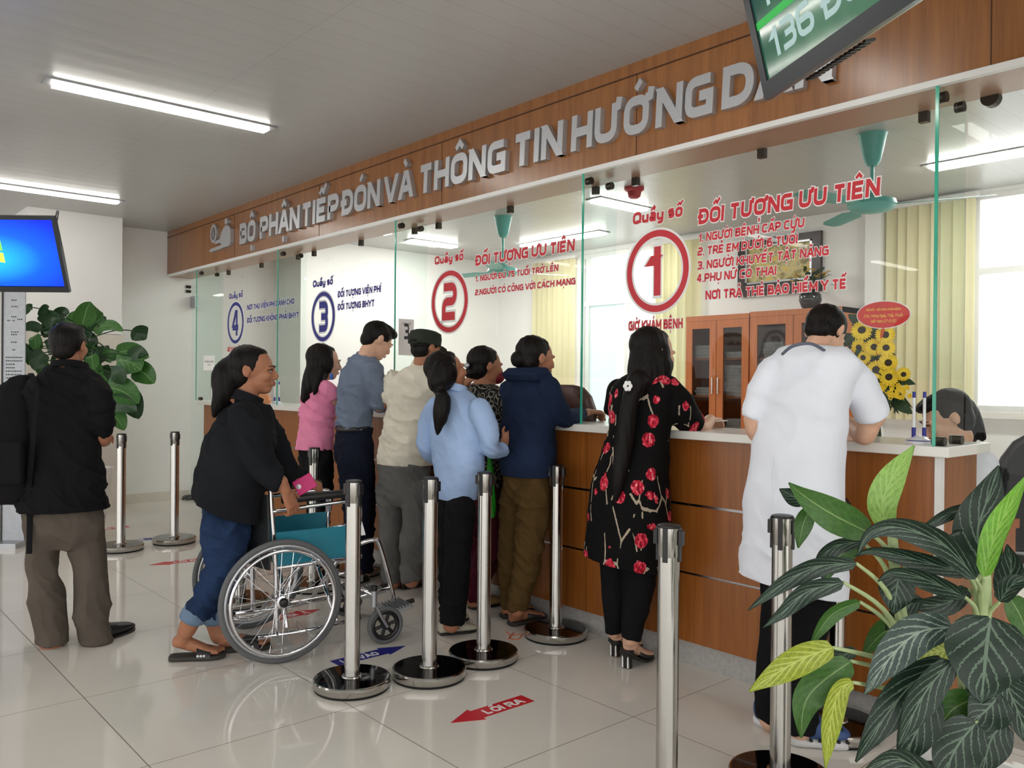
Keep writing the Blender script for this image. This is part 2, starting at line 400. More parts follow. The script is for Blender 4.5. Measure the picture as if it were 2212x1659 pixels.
# ------------------------------------------------------------------ lettering: a bold squared stroke alphabet
GL = {
 'A': (.8, [[(0, 0), (.32, 1)], [(.8, 0), (.48, 1)], [(.2, .3), (.6, .3)]]),
 'B': (.74, [[(0, 0), (0, 1), (.55, 1), (.68, .9), (.68, .62), (.56, .52), (0, .52)], [(.5, .52), (.62, .52), (.74, .42), (.74, .1), (.62, 0), (0, 0)]]),
 'C': (.74, [[(.74, 1), (.16, 1), (0, .84), (0, .16), (.16, 0), (.74, 0)]]),
 'D': (.76, [[(0, 0), (0, 1), (.52, 1), (.76, .76), (.76, .24), (.52, 0), (0, 0)]]),
 'E': (.68, [[(.68, 1), (0, 1), (0, 0), (.68, 0)], [(0, .5), (.6, .5)]]),
 'F': (.66, [[(.66, 1), (0, 1), (0, 0)], [(0, .5), (.58, .5)]]),
 'G': (.78, [[(.78, 1), (.16, 1), (0, .84), (0, .16), (.16, 0), (.78, 0), (.78, .5), (.4, .5)]]),
 'H': (.76, [[(0, 0), (0, 1)], [(.76, 0), (.76, 1)], [(0, .5), (.76, .5)]]),
 'I': (.02, [[(0, 0), (0, 1)]]),
 'K': (.74, [[(0, 0), (0, 1)], [(.12, .44), (.7, 1)], [(.22, .56), (.74, 0)]]),
 'L': (.62, [[(0, 1), (0, 0), (.62, 0)]]),
 'M': (.95, [[(0, 0), (0, 1)], [(.95, 0), (.95, 1)], [(.05, 1), (.475, .15)], [(.9, 1), (.475, .15)]]),
 'N': (.78, [[(0, 0), (0, 1)], [(.78, 0), (.78, 1)], [(.08, 1), (.7, 0)]]),
 'O': (.8, [[(.18, 0), (0, .18), (0, .82), (.18, 1), (.62, 1), (.8, .82), (.8, .18), (.62, 0), (.18, 0)]]),
 'P': (.72, [[(0, 0), (0, 1), (.56, 1), (.72, .86), (.72, .54), (.56, .4), (0, .4)]]),
 'Q': (.8, [[(.18, 0), (0, .18), (0, .82), (.18, 1), (.62, 1), (.8, .82), (.8, .18), (.62, 0), (.18, 0)], [(.5, .25), (.84, -.1)]]),
 'R': (.74, [[(0, 0), (0, 1), (.56, 1), (.72, .87), (.72, .58), (.56, .45), (0, .45)], [(.42, .45), (.74, 0)]]),
 'S': (.72, [[(.72, 1), (.14, 1), (0, .88), (0, .62), (.14, .5), (.58, .5), (.72, .38), (.72, .12), (.58, 0), (0, 0)]]),
 'T': (.74, [[(0, 1), (.74, 1)], [(.37, 1), (.37, 0)]]),
 'U': (.76, [[(0, 1), (0, .18), (.18, 0), (.58, 0), (.76, .18), (.76, 1)]]),
 'V': (.8, [[(0, 1), (.34, 0)], [(.8, 1), (.46, 0)]]),
 'X': (.76, [[(0, 1), (.76, 0)], [(0, 0), (.76, 1)]]),
 'Y': (.76, [[(0, 1), (.38, .4)], [(.76, 1), (.38, .4)], [(.38, .5), (.38, 0)]]),
 '1': (.34, [[(.3, 1), (.3, 0)], [(-.02, .66), (.28, .96)]]),
 '2': (.72, [[(0, 1), (.58, 1), (.72, .88), (.72, .62), (.58, .5), (.14, .5), (0, .38), (0, 0), (.72, 0)]]),
 '3': (.72, [[(0, 1), (.58, 1), (.72, .88), (.72, .6), (.62, .5), (.2, .5)], [(.6, .5), (.72, .4), (.72, .12), (.58, 0), (0, 0)]]),
 '4': (.76, [[(.4, 1), (.02, .26)], [(0, .26), (.76, .26)], [(.55, 1), (.55, 0)]]),
 '5': (.72, [[(.7, 1), (0, 1), (0, .54), (.58, .54), (.72, .42), (.72, .12), (.58, 0), (0, 0)]]),
 '6': (.72, [[(.68, 1), (.16, 1), (0, .84), (0, .14), (.14, 0), (.58, 0), (.72, .14), (.72, .42), (.58, .54), (0, .54)]]),
 '7': (.7, [[(0, 1), (.7, 1)], [(.68, 1), (.28, 0)]]),
 '0': (.74, [[(.16, 0), (0, .16), (0, .84), (.16, 1), (.58, 1), (.74, .84), (.74, .16), (.58, 0), (.16, 0)]]),
 '.': (.02, [[(0, 0), (0, .06)]]), ',': (.02, [[(.03, .06), (0, -.12)]]), '-': (.4, [[(0, .5), (.4, .5)]]), ':': (.02, [[(0, 0), (0, .06)], [(0, .6), (0, .66)]]),
 'a': (.56, [[(0, .66), (.42, .66), (.56, .55), (.56, 0)], [(.56, .36), (.12, .36), (0, .26), (0, .1), (.12, 0), (.56, 0)]]),
 'c': (.52, [[(.52, .66), (.12, .66), (0, .54), (0, .12), (.12, 0), (.52, 0)]]),
 'e': (.56, [[(.54, 0), (.12, 0), (0, .12), (0, .54), (.12, .66), (.44, .66), (.56, .54), (.56, .33), (0, .33)]]),
 'g': (.56, [[(.56, .66), (.12, .66), (0, .54), (0, .12), (.12, 0), (.56, 0)], [(.56, .66), (.56, -.22), (.44, -.33), (0, -.33)]]),
 'h': (.56, [[(0, 0), (0, 1)], [(0, .66), (.42, .66), (.56, .54), (.56, 0)]]),
 'i': (.02, [[(0, 0), (0, .66)], [(0, .9), (0, .98)]]),
 'm': (.9, [[(0, 0), (0, .66), (.78, .66), (.9, .54), (.9, 0)], [(.45, .66), (.45, 0)]]),
 'n': (.56, [[(0, 0), (0, .66), (.42, .66), (.56, .54), (.56, 0)]]),
 'o': (.58, [[(.12, 0), (0, .12), (0, .54), (.12, .66), (.46, .66), (.58, .54), (.58, .12), (.46, 0), (.12, 0)]]),
 's': (.52, [[(.52, .66), (.1, .66), (0, .57), (0, .43), (.1, .34), (.42, .34), (.52, .25), (.52, .1), (.42, 0), (0, 0)]]),
 't': (.42, [[(.12, .95), (.12, .1), (.22, 0), (.42, 0)], [(0, .66), (.4, .66)]]),
 'u': (.56, [[(0, .66), (0, .12), (.12, 0), (.56, 0)], [(.56, .66), (.56, 0)]]),
 'y': (.56, [[(0, .66), (0, .14), (.12, .02), (.56, .02)], [(.56, .66), (.56, -.22), (.44, -.33), (.05, -.33)]]),
 ' ': (.2, []),
}
MARK = {  # strokes in a box centred on x = 0 above the letter, y measured from the letter's top
 '\u0302': [[(-.22, .16), (0, .36), (.22, .16)]],
 '\u0306': [[(-.2, .36), (-.12, .2), (.12, .2), (.2, .36)]],
 '\u0301': [[(-.05, .16), (.16, .38)]], '\u0300': [[(.05, .16), (-.16, .38)]],
 '\u0309': [[(-.12, .38), (.08, .38), (.1, .3), (0, .24), (0, .16)]],
 '\u0303': [[(-.24, .18), (-.12, .3), (.1, .2), (.24, .32)]],
 '\u0323': [[(-.07, -.3), (.07, -.3)]],
}
def ribbon(P, ht):
    """left and right outline of a stroke of half-thickness ht"""
    P = [np.array(p, float) for p in P]; n = len(P); closed = n > 3 and np.allclose(P[0], P[-1])
    if closed: P = P[:-1]; n -= 1
    Lp, Rp = [], []
    for i in range(n):
        a = P[i] - P[i - 1] if (i > 0 or closed) else None
        b = P[(i + 1) % n] - P[i] if (i < n - 1 or closed) else None
        da = nrm(a) if a is not None else nrm(b); db = nrm(b) if b is not None else nrm(a)
        na, nb = np.array([-da[1], da[0]]), np.array([-db[1], db[0]])
        m = nrm(na + nb); k = 1 / max(0.5, m @ na); Lp.append(P[i] + m * ht * k); Rp.append(P[i] - m * ht * k)
    return Lp, Rp, closed
def soften(q):
    """rounds the shallow corners of a stroke, keeps the square ones"""
    q = [np.array(p, float) for p in q]; cl = len(q) > 4 and np.allclose(q[0], q[-1])
    for _ in range(2):
        n = len(q); out = [] if cl else [q[0]]; rng_ = range(n - 1) if cl else range(1, n - 1)
        for i in rng_:
            a, b, c = (q[i - 1] if i else q[-2]), q[i], q[i + 1]; u, v = nrm(b - a), nrm(c - b)
            if .35 < u @ v < .995: la, lc = np.linalg.norm(b - a), np.linalg.norm(c - b); k = min(la, lc) * .3; out += [b - u * k, b + v * k]
            else: out.append(b)
        out.append(out[0] if cl else q[-1]); q = out
    return q
def text_strokes(s, t):
    """all strokes of a line of text in cap-height units, and its width"""
    out = []; x = 0.0
    for ch in s:
        if ch in 'Đđ': base, marks = 'D', ['bar']
        else:
            d = unicodedata.normalize('NFD', ch); base, marks = d[0], list(d[1:])
        if base == ' ': x += .42; continue
        w, st = GL.get(base, GL.get(base.upper(), GL['I'])); low = base.islower()
        sx = lambda q: (x + t / 2 + q[0], t / 2 + q[1] * (1 - t) if not low else t / 2 + q[1] * (1 - t * .6))
        for q in st: out.append([sx(p) for p in q])
        top = .78 if low else 1.0; cx = x + t / 2 + w / 2; acc = 0
        for mk in marks:
            if mk == 'bar': out.append([(x - .1, .5), (x + t / 2 + .3, .5)])
            elif mk == '\u031b': out.append([(x + t / 2 + w - .02, top - t * .55), (x + t / 2 + w + .16, top - t * .4), (x + t / 2 + w + .2, top + .12)])
            else:
                for q in MARK.get(mk, []):
                    dx = .24 if acc and mk in '\u0301\u0300\u0309\u0303' else 0; dy = .14 if acc and mk != '\u0323' else 0
                    out.append([(cx + p[0] + dx, (top if mk != '\u0323' else 0) + p[1] + dy - (0 if mk != '\u0323' else .0)) for p in q])
                if mk in '\u0302\u0306': acc = 1
        x += w + t + .1 + (.1 if '\u031b' in marks else 0)
    return out, max(x - .1, .1)
def write(mb, s, org, width, cap, xd, zd, nd, depth=0.001, t=.2, grow=0.0, slant=0.0, width_from=None):
    """adds a line of text to mb: org = lower start corner, xd/zd/nd = reading, up and outward directions"""
    st, w = text_strokes(s, t); kx = width / w; org, xd, zd, nd = (np.asarray(q, float) for q in (org, xd, zd, nd))
    for si, q in enumerate(st):
        mark = len(q) <= 5 and max(p[1] for p in q) > 1.12
        mt = t / 2 * (0.72 if mark else 1.0); dep = depth + (si % 7) * (0.0007 if depth > .01 else 0.00004); closed = False
        a, b = np.array(q[0]), np.array(q[-1])
        if len(q) == 2 and not mark and abs(a[0] - b[0]) > .04 and abs(a[1] - b[1]) > .2:   # slanted strokes end level
            if a[1] > b[1]: a, b = b, a
            k = (b[0] - a[0]) / (b[1] - a[1]); hx = (mt + grow) * math.sqrt(1 + k * k)
            if abs(a[1] - t / 2) < .01: a = a + np.array([-k, -1.0]) * (t / 2 + grow)
            if abs(b[1] - (1 - t / 2)) < .01: b = b + np.array([k, 1.0]) * (t / 2 + grow)
            L = [a - (hx, 0), b - (hx, 0)]; R = [a + (hx, 0), b + (hx, 0)]
        else:
            L, R, closed = ribbon(soften(q) if len(q) > 3 else q, mt + grow)
            if not closed:   # square the free ends off to the full cap height
                ext = grow + (t / 2 if len(q) > 1 and not mark else 0)
                for e, g in ((0, 1), (-1, -2)):
                    dv = nrm((L[e] + R[e]) / 2 - (L[g] + R[g]) / 2); vert = abs(dv[1]) > .9
                    dl = dv * (ext if vert and (abs(q[e][1] - t / 2) < .02 or abs(q[e][1] - (1 - t / 2)) < .02) else grow); L[e] = L[e] + dl; R[e] = R[e] + dl
        pos = lambda p, h: org + xd * (p[0] * kx + p[1] * slant * cap) + zd * (p[1] * cap) + nd * h
        n = len(L); V = [pos(p, dep) for p in L] + [pos(p, dep) for p in R] + [pos(p, 0) for p in L] + [pos(p, 0) for p in R]; F = []
        for i in range(n if closed else n - 1):
            j = (i + 1) % n
            F += [(i, j, n + j, n + i), (2 * n + j, 2 * n + i, 3 * n + i, 3 * n + j), (j, i, 2 * n + i, 2 * n + j), (n + i, n + j, 3 * n + j, 3 * n + i)]
        if not closed: F += [(0, n, 3 * n, 2 * n), (n - 1, 3 * n - 1, 4 * n - 1, 2 * n - 1)]
        mb.add(V, F)
def ring(mb, c, rx, rz, th, xd, zd, nd, depth=0.001, n=56):
    V = []; c, xd, zd, nd = (np.asarray(q, float) for q in (c, xd, zd, nd))
    for h in (depth, 0):
        for k in (1.0, -1.0):
            for i in range(n):
                a = 2 * math.pi * i / n; V.append(c + xd * (rx + k * th / 2) * math.cos(a) + zd * (rz + k * th / 2) * math.sin(a) + nd * h)
    F = []
    for i in range(n):
        j = (i + 1) % n
        F += [(i, j, n + j, n + i), (2 * n + j, 2 * n + i, 3 * n + i, 3 * n + j), (j, i, 2 * n + i, 2 * n + j), (n + i, n + j, 3 * n + j, 3 * n + i)]
    mb.add(V, F)
EX, EY, EZ = np.array([1.0, 0, 0]), np.array([0, 1.0, 0]), np.array([0, 0, 1.0])
# ------------------------------------------------------------------ the setting
FY, GY, BY = 3.17, 3.44, 7.30          # fascia face, glass plane, back wall
SOF = 2.418                            # underside of the fascia box
struct('floor', MB().box((-16, -7, -0.1), (7, 7.6, 0)), M_FLOOR)
ORG['floor'] = np.zeros(3)
_f = bpy.data.objects['floor']; _f.data.transform(Matrix.Translation(_f.location)); _f.location = (0, 0, 0)
struct('ceiling', MB().box((-16, -7, CEIL), (2.6, 7.6, CEIL + 0.1)), M_CEIL)
_f = bpy.data.objects['ceiling']; _f.data.transform(Matrix.Translation(_f.location)); _f.location = (0, 0, 0)
struct('wall_end', MB().box((-9.6, 1.9, 0), (-9.27, 4.55, CEIL)), M_WALL)
struct('pillar', MB().box((-9.6, 1.74, 1.755), (-8.79, 2.57, CEIL)), M_WALL)
struct('pillar_cladding', MB().box((-9.6, 1.725, 0), (-8.775, 2.585, 1.75)), M_BEIGE)
struct('wall_office_side', MB().box((-9.27, 4.4, 0), (-8.6, BY + 0.2, CEIL)), M_OFFICE)
struct('wall_far_corridor', MB().box((-14.6, -7, 0), (-14.4, 1.9, CEIL)), M_WALL)  # unseen wall, lengthened to keep bright world light out of the floor reflection
struct('wall_corridor', MB().box((-14.5, 1.9, 0), (-9.6, 2.1, CEIL)), M_WALL)
struct('baseboard_end', MB().box((-9.27, 2.58, 0), (-9.255, 3.42, 0.1)), M_BEIGE)
# back wall of the office with two window openings
WA = (-7.08, -5.42, 0.0, 2.86); WB = (-2.66, -0.9, 1.115, 2.88)
mb = MB(); y0, y1 = BY, BY + 0.2
mb.box((-9.27, y0, 0), (WA[0], y1, CEIL)).box((WA[0], y0, WA[3]), (WA[1], y1, CEIL)).box((WA[1], y0, 0), (WB[0], y1, CEIL))
mb.box((WB[0], y0, WB[3]), (WB[1], y1, CEIL)).box((WB[0], y0, 0), (WB[1], y1, WB[2])).box((WB[1], y0, 0), (2.6, y1, CEIL))
struct('wall_back', mb, M_OFFICE)
struct('trim_pier', MB().box((-3.5, BY - 0.1, 0), (-3.36, BY, CEIL)), M_OFFICE)
struct('wall_side', MB().box((2.4, 3.3, 0), (2.6, BY, CEIL)), M_OFFICE)
struct('trim_sill', MB().box((WB[0] - 0.06, BY - 0.07, WB[2] - 0.05), (WB[1] + 0.1, BY + 0.02, WB[2])), M_SLAB)
# windows: frame, sash bars, panes
def window(name, rect, zs, xs, frost, sash_mat=M_WHITEALU):
    x0, x1, z0, z1 = rect; y = BY + 0.06; w = 0.05
    t = bpy.data.objects.new(name, None); COL.objects.link(t); t.location = ((x0 + x1) / 2, y, z0); t['kind'] = 'structure'; ORG[t.name] = np.array(t.location)
    mb = MB()
    for z in [z0 + w / 2] + zs + [z1 - w / 2]: mb.box((x0, y - 0.03, z - w / 2), (x1, y + 0.03, z + w / 2))
    for x in [x0 + w / 2] + xs + [x1 - w / 2]: mb.box((x - w / 2, y - 0.034, z0), (x + w / 2, y + 0.034, z1))
    mb.build('window_frame', sash_mat, t)
    zz = [z0] + zs + [z1]; xx = [x0] + xs + [x1]
    for i in range(len(zz) - 1):
        for j in range(len(xx) - 1):
            MB().box((xx[j] + .02, y - .004, zz[i] + .02), (xx[j + 1] - .02, y + .004, zz[i + 1] - .02)).build('pane', frost(i, j), t)
    return t
def frosted(name, tint):
    n = NT(name); tr = n.n('ShaderNodeBsdfTranslucent'); tr.inputs[0].default_value = (*tint, 1); df = n.n('ShaderNodeBsdfDiffuse'); df.inputs[0].default_value = (*tint, 1)
    mx = n.n('ShaderNodeMixShader'); mx.inputs[0].default_value = 0.35; n.l(tr.outputs[0], mx.inputs[1]); n.l(df.outputs[0], mx.inputs[2]); n.l(mx.outputs[0], n.out.inputs[0]); return n.m
M_FROST = frosted('frosted_pane', (0.8, 0.87, 0.87)); M_CLEARWIN = clear_glass('window_glass', (0.97, 0.985, 0.98))
window('window_1', WA, [0.95, 2.26], [-6.98 + 0.0, -6.36, -5.95], lambda i, j: M_FROST if i < 2 and j in (1, 3) else M_CLEARWIN)
window('window_2', WB, [2.25], [-1.75], lambda i, j: M_CLEARWIN)
# fascia box: face boards, bottom trim, soffit
t = struct('fascia', MB().box((-9.27, FY, SOF + 0.02), (2.4, FY + 0.27, CEIL)), M_FASCIA)
struct('trim_fascia', MB().box((-9.27, FY - 0.008, SOF), (2.4, FY + 0.02, SOF + 0.024)), M_WHITEALU)
struct('trim_dark_line', MB().box((-9.27, FY - 0.006, CEIL - 0.065), (2.4, FY + 0.004, CEIL - 0.0605)), plain('dark_joint', (70, 42, 24), 0.6))  # thin dark strip along the fascia just below the ceiling
mb = MB()
for x in (-7.5, -5.9, -4.3, -2.7, -1.1, 0.5): mb.box((x, FY - 0.002, SOF + 0.024), (x + 0.003, FY + 0.01, CEIL - 0.066))
struct('trim_joint', mb, MATS['dark_joint'])
struct('soffit', MB().box((-9.27, FY + 0.02, SOF + 0.002), (2.4, FY + 0.27, SOF + 0.0202)), M_SOFFIT)
# raised sign on the fascia
sign = thing('raised_sign', 'raised silver lettering on the long wooden fascia above the glass screens', 'sign', (-4.6, FY, 2.53))
WORDS = [('BỘ', -7.32, -6.99), ('PHẬN', -6.9, -6.165), ('TIẾP', -6.135, -5.55), ('ĐÓN', -5.5, -4.98), ('VÀ', -4.925, -4.58), ('THÔNG', -4.515, -3.65),
         ('TIN', -3.585, -3.185), ('HƯỚNG', -3.12, -2.262), ('DẪN', -2.185, -1.668)]
for wd, x0, x1 in WORDS:
    t_ = .25; full = text_strokes(wd, t_)[1]; k = (x1 - x0) / full; x = 0.0
    for ch in wd:
        wch = text_strokes(ch, t_)[1]; mb = MB()
        write(mb, ch, (x0 + x * k, FY - 0.0005, 2.538), wch * k, 0.185, EX, EZ, -EY, 0.032, t_, slant=0.05)
        mb.build('letter', M_LETTER, sign)
        x += wch + .1 + (.1 if '\u031b' in unicodedata.normalize('NFD', ch) else 0)
mb = MB()   # information-desk pictogram
pz = lambda q: [(-8.02 + a * 0.5, FY - 0.034, 2.555 + b * 0.26) for a, b in q]
def solid(poly): mb.prism(pz(poly), (0, 0, 0), (0, 0.034, 0))
solid([(0, 0), (.05, -.045), (.62, -.02), (.62, .0), (.95, .0), (1.0, .12), (1.0, .6), (.92, .72), (.8, .76), (.7, .72), (.62, .6), (.5, .34), (.34, .32), (.24, .27), (.3, .2), (.5, .2), (.58, .16), (.58, .1), (.05, .07)])
mb.lathe((-8.02 + .8 * .5, FY, 2.555 + .9 * .26), [(0, .034), (.031, .034), (.031, 0)], 24, (0, -1, 0))
ring(mb, (-7.93, FY, 2.715), .062, .075, .03, EX, EZ, -EY, .03)
mb.box((-7.94, FY - .03, 2.68), (-7.922, FY, 2.73)).box((-7.94, FY - .03, 2.74), (-7.922, FY, 2.755))
mb.build('pictogram', M_LETTER, sign)

# ------------------------------------------------------------------ reception counter
SZ0, SZ1 = 1.067, 1.106
XS = [-8.34, -6.615, -4.83, -3.06, -1.275]
UNITL = ['wooden counter unit under number 4 by the end wall', 'wooden counter unit under number 3', 'wooden counter unit under number 2 between two joints', 'wooden counter unit under number 1 with the exposed end panel']
for i in range(4):
    x0, x1 = XS[i], XS[i + 1]; last = i == 3
    u = thing('reception_counter', UNITL[i], 'counter', ((x0 + x1) / 2, 3.4, 0), 'reception counter units')
    zc = [0.115, 0.431, 0.441, 0.752, 0.764, SZ0]
    for a, b in ((0, 1), (2, 3), (4, 5)):
        MB().box((x0 + 0.002, 3.22, zc[a]), (x1 - 0.002, 3.245, zc[b])).build('front_panel', M_COUNTER, u)
    for a in (1, 3): MB().box((x0, 3.224, zc[a]), (x1, 3.246, zc[a + 1])).build('metal_strip', M_ALU, u)
    MB().box((x0, 3.245, 0), (x1 - (0.03 if last else 0), 3.262, 0.116)).build('kick_plate', M_GRANITE, u)
    MB().box((x0, 3.262, 0), (x1 - 0.02, 3.56, SZ0)).build('carcass', M_COUNTER, u)
    if last:
        MB().box((x1 - 0.02, 3.248, 0.0), (x1, 3.575, SZ0)).build('end_panel', M_COUNTER, u)
        MB().box((x1 - 0.016, 3.216, 0.0), (x1 + 0.006, 3.25, SZ0)).build('corner_strip', M_WHITEALU, u)
slab = tag(bevel(MB().box((XS[0] - 0.06, FY, SZ0), (-1.225, 3.575, SZ1)).build('counter_top', M_SLAB), 0.004), 'long white worktop running along the whole reception counter', 'worktop')
desk = tag(MB().box((XS[0], 3.58, 0.7), (-1.3, 4.15, 0.74)).box((XS[0], 3.59, 0), (XS[0] + 0.03, 4.1, 0.7)).box((-1.33, 3.6, 0), (-1.3, 4.1, 0.7)).build('office_desk', M_CABWOOD), 'low staff desk running behind the reception counter', 'desk')

# ------------------------------------------------------------------ glass screens, dividers and their lettering
def clip(mb, x, y, z): mb.box((x - 0.018, y - 0.014, z - 0.045), (x + 0.018, y + 0.014, z))
GLAB = ['front glass pane lettered with blue number 4', 'front glass pane lettered with blue number 3', 'front glass pane lettered with red number 2', 'front glass pane lettered with red number 1']
def line(mb, bg, s, x0, x1, z, cap, t=.2, slant=0.06, grow=.07):
    o = (x0, GY - 0.0065, z); write(mb, s, o, x1 - x0, cap, EX, EZ, -EY, 0.0012, t, slant=slant)
    if bg is not None: write(bg, s, (x0, GY - 0.0062, z), x1 - x0, cap, EX, EZ, -EY, 0.0006, t, grow=grow, slant=slant)
def bold_digit(mb, d, c, h, grow=0.0, dep=0.0012):
    w = {'1': .44, '2': .78, '3': .78, '4': .86}[d] * h * .82
    write(mb, d, (c[0] - w / 2 - (.06 * h if d == '1' else 0), GY - 0.0062, c[1] - h / 2), w, h, EX, EZ, -EY, dep, .3 if d == '1' else .22, grow=grow)
SCREENS = [
 ('4', M_BLUEVINYL, (-8.088, 1.883), .178, .19, [('Quầy số', -8.25, -7.92, 2.13, .052), ('NƠI THU VIỆN PHÍ DÀNH CHO', -7.815, -6.83, 1.994, .05), ('ĐỐI TƯỢNG KHÔNG PHẢI BHYT', -7.813, -6.74, 1.868, .05)], [('GIỜ KHÁM BỆNH', -8.28, -7.92, 1.6, .045)]),
 ('3', M_BLUEVINYL, (-6.31, 1.853), .18, .19, [('Quầy số', -6.49, -6.15, 2.111, .056), ('ĐỐI TƯỢNG VIỆN PHÍ', -6.066, -5.42, 1.996, .05), ('ĐỐI TƯỢNG BHYT', -6.065, -5.51, 1.893, .05)], []),
 ('2', M_REDVINYL, (-4.56, 1.866), .185, .193, [('Quầy số', -4.733, -4.41, 2.132, .056), ('ĐỐI TƯỢNG ƯU TIÊN', -4.28, -3.376, 2.08, .068), ('1. NGƯỜI ĐỦ 75 TUỔI TRỞ LÊN', -4.28, -3.507, 1.977, .038), ('2.NGƯỜI CÓ CÔNG VỚI CÁCH MẠNG', -4.283, -3.366, 1.887, .038)], []),
 ('1', M_REDVINYL, (-2.776, 1.908), .186, .196, [('Quầy số', -2.942, -2.616, 2.17, .062), ('ĐỐI TƯỢNG ƯU TIÊN', -2.517, -1.61, 2.114, .076), ('1. NGƯỜI BỆNH CẤP CỨU', -2.516, -1.948, 2.027, .042), ('2. TRẺ EM DƯỚI 6 TUỔI', -2.521, -1.979, 1.959, .042), ('3. NGƯỜI KHUYẾT TẬT NẶNG', -2.523, -1.831, 1.89, .042), ('4.PHỤ NỮ CÓ THAI', -2.525, -2.084, 1.827, .042)], [('NƠI TRẢ THẺ BẢO HIỂM Y TẾ', -2.471, -1.748, 1.738, .045), ('GIỜ KHÁM BỆNH', -2.964, -2.607, 1.605, .05)]),
]
for i, (d, mv, c, rx, rz, lines, red) in enumerate(SCREENS):
    x0, x1 = XS[i] - (0.07 if i == 0 else 0), XS[i + 1]; z0 = 1.352
    g = thing('glass_screen', GLAB[i], 'glass screen', ((x0 + x1) / 2, GY, z0), 'front glass panes')
    MB().box((x0 + 0.006, GY - 0.006, z0), (x1 - 0.006, GY + 0.006, SOF + 0.001)).build('pane', M_GLASS, g)
    for x in (x0 + 0.13, (x0 + x1) / 2, x1 - 0.16):
        m = MB(); clip(m, x, GY, SOF + 0.004); m.build('clip', M_DARKCLIP, g)
    fg, bg = MB(), MB()
    ring(fg, (c[0], GY - 0.0062, c[1]), rx, rz, .034, EX, EZ, -EY, 0.0014); ring(bg, (c[0], GY - 0.0062, c[1]), rx, rz, .058, EX, EZ, -EY, 0.0007)
    bold_digit(fg, d, c, .255, 0, .0014); bold_digit(bg, d, c, .255, .06, .0007)
    fg.build('number', mv, g); bg.build('number_border', M_WHITEVINYL, g)
    for s, a, b, z, cap in lines + red:
        fg, bg = MB(), MB(); isr = (s, a, b, z, cap) in red
        line(fg, bg, s, a, b, z, cap, .26 if isr else .25, 0.0 if isr else 0.06)
        lt = fg.build('lettering', M_REDVINYL if isr else mv, g); bg.build('lettering_border', M_WHITEVINYL, lt)
FLAB = ['narrow glass divider at the end of the counter by the glass door', 'narrow glass divider between numbers 4 and 3', 'narrow glass divider with paper notice between numbers 3 and 2', 'narrow glass divider between numbers 2 and 1', 'narrow glass divider with bright green edge at the open counter end']
FX = [-8.43, -6.615, -4.83, -3.06, -1.278]
for i, x in enumerate(FX):
    d = thing('glass_divider', FLAB[i], 'glass divider', (x, 3.31, SZ1), 'glass dividers between counter places'); zb = SZ1 + 0.001
    MB().box((x - 0.006, FY + 0.006, zb), (x + 0.006, GY - 0.008, SOF + 0.001)).build('pane', M_FIN, d)
    MB().box((x - 0.006, FY + 0.001, zb), (x + 0.006, FY + 0.0058, SOF + 0.001)).build('polished_edge', M_GLASSEDGE, d)
    for y in (FY + 0.05, GY - 0.06):
        m = MB(); m.lathe((x, y, SOF - 0.03), [(.02, -.016), (.02, .016)], 16, (1, 0, 0)); m.build('clip', M_DARKCLIP, d)
    if i == 4 or i == 0:
        for y in (FY + 0.05, GY - 0.06):
            m = MB(); m.lathe((x, y, SZ1 + .016), [(.018, -.022), (.018, .022)], 16, (1, 0, 0)); m.build('clip', M_DARKCLIP, d)
def notice(name, lab, x, y0, y1, z0, z1, lines, big=None):
    t = thing(name, lab, 'notice', (x, (y0 + y1) / 2, z0)); MB().box((x + .0068, y0, z0), (x + .0078, y1, z1)).build('sheet', M_PAPER, t)
    m = MB(); w = y1 - y0
    for s, k, z, cap in lines: write(m, s, (x + .0079, y0 + w * (1 - k) / 2, z), w * k, cap, EY, EZ, EX, .0004, .14)
    if big: write(m, big, (x + .0079, y0 + w * .32, z0 + .11), w * .36, .11, EY, EZ, EX, .0004, .2)
    m.build('printing', M_INK, t)
notice('paper_notice', 'paper sheet printed with a large 3 on the glass divider', -4.83, 3.2, 3.325, 1.5, 1.75, [('CỬA SỐ', .6, 1.71, .014)], '3')
notice('paper_notice', 'small pale paper sheet taped to the glass beside the glass door', -8.43, 3.245, 3.36, 1.41, 1.56, [('KHÔNG NHIỆM', .8, 1.49, .016), ('VỤ', .3, 1.46, .016)])
# glass doors at both ends of the counter
dr = thing('door_1', 'glass staff door beside the end wall', 'door', (-8.85, GY, 0)); dr['kind'] = 'structure'
MB().box((-9.262, GY - .006, .01), (-8.42, GY + .006, 2.16)).build('pane', M_DOORGLASS, dr)
MB().box((-9.262, GY - .006, 2.168), (-8.42, GY + .006, SOF)).build('transom_pane', M_DOORGLASS, dr)
MB().box((-9.268, GY - .02, 2.1), (-9.13, GY + .02, 2.225)).build('patch_hinge', M_SATIN, dr)
m = MB(); m.tube([(-8.56, GY - .05, 1.12), (-8.56, GY - .05, 1.5)], .014).cyl((-8.56, GY - .05, 1.16), (-8.56, GY, 1.16), .008).cyl((-8.56, GY - .05, 1.46), (-8.56, GY, 1.46), .008); m.build('handle', M_STEEL, dr)
m = MB(); m.lathe((-9.26, GY - .02, 2.33), [(.016, 0), (.016, .05)], 16, (0, -1, 0)).lathe((-9.26, GY - .02, 2.28), [(.016, 0), (.016, .05)], 16, (0, -1, 0)); m.build('wall_fixing', M_DARKCLIP, dr)
dr = thing('door_2', 'glass door beside the open counter end', 'door', (-0.4, GY, 0)); dr['kind'] = 'structure'
MB().box((-1.268, GY - .006, .02), (0.6, GY + .006, SOF)).build('pane', M_GLASS, dr)
MB().box((-1.2, GY - .02, 0.0), (0.6, GY + .02, .05)).build('bottom_rail', M_STEEL, dr)
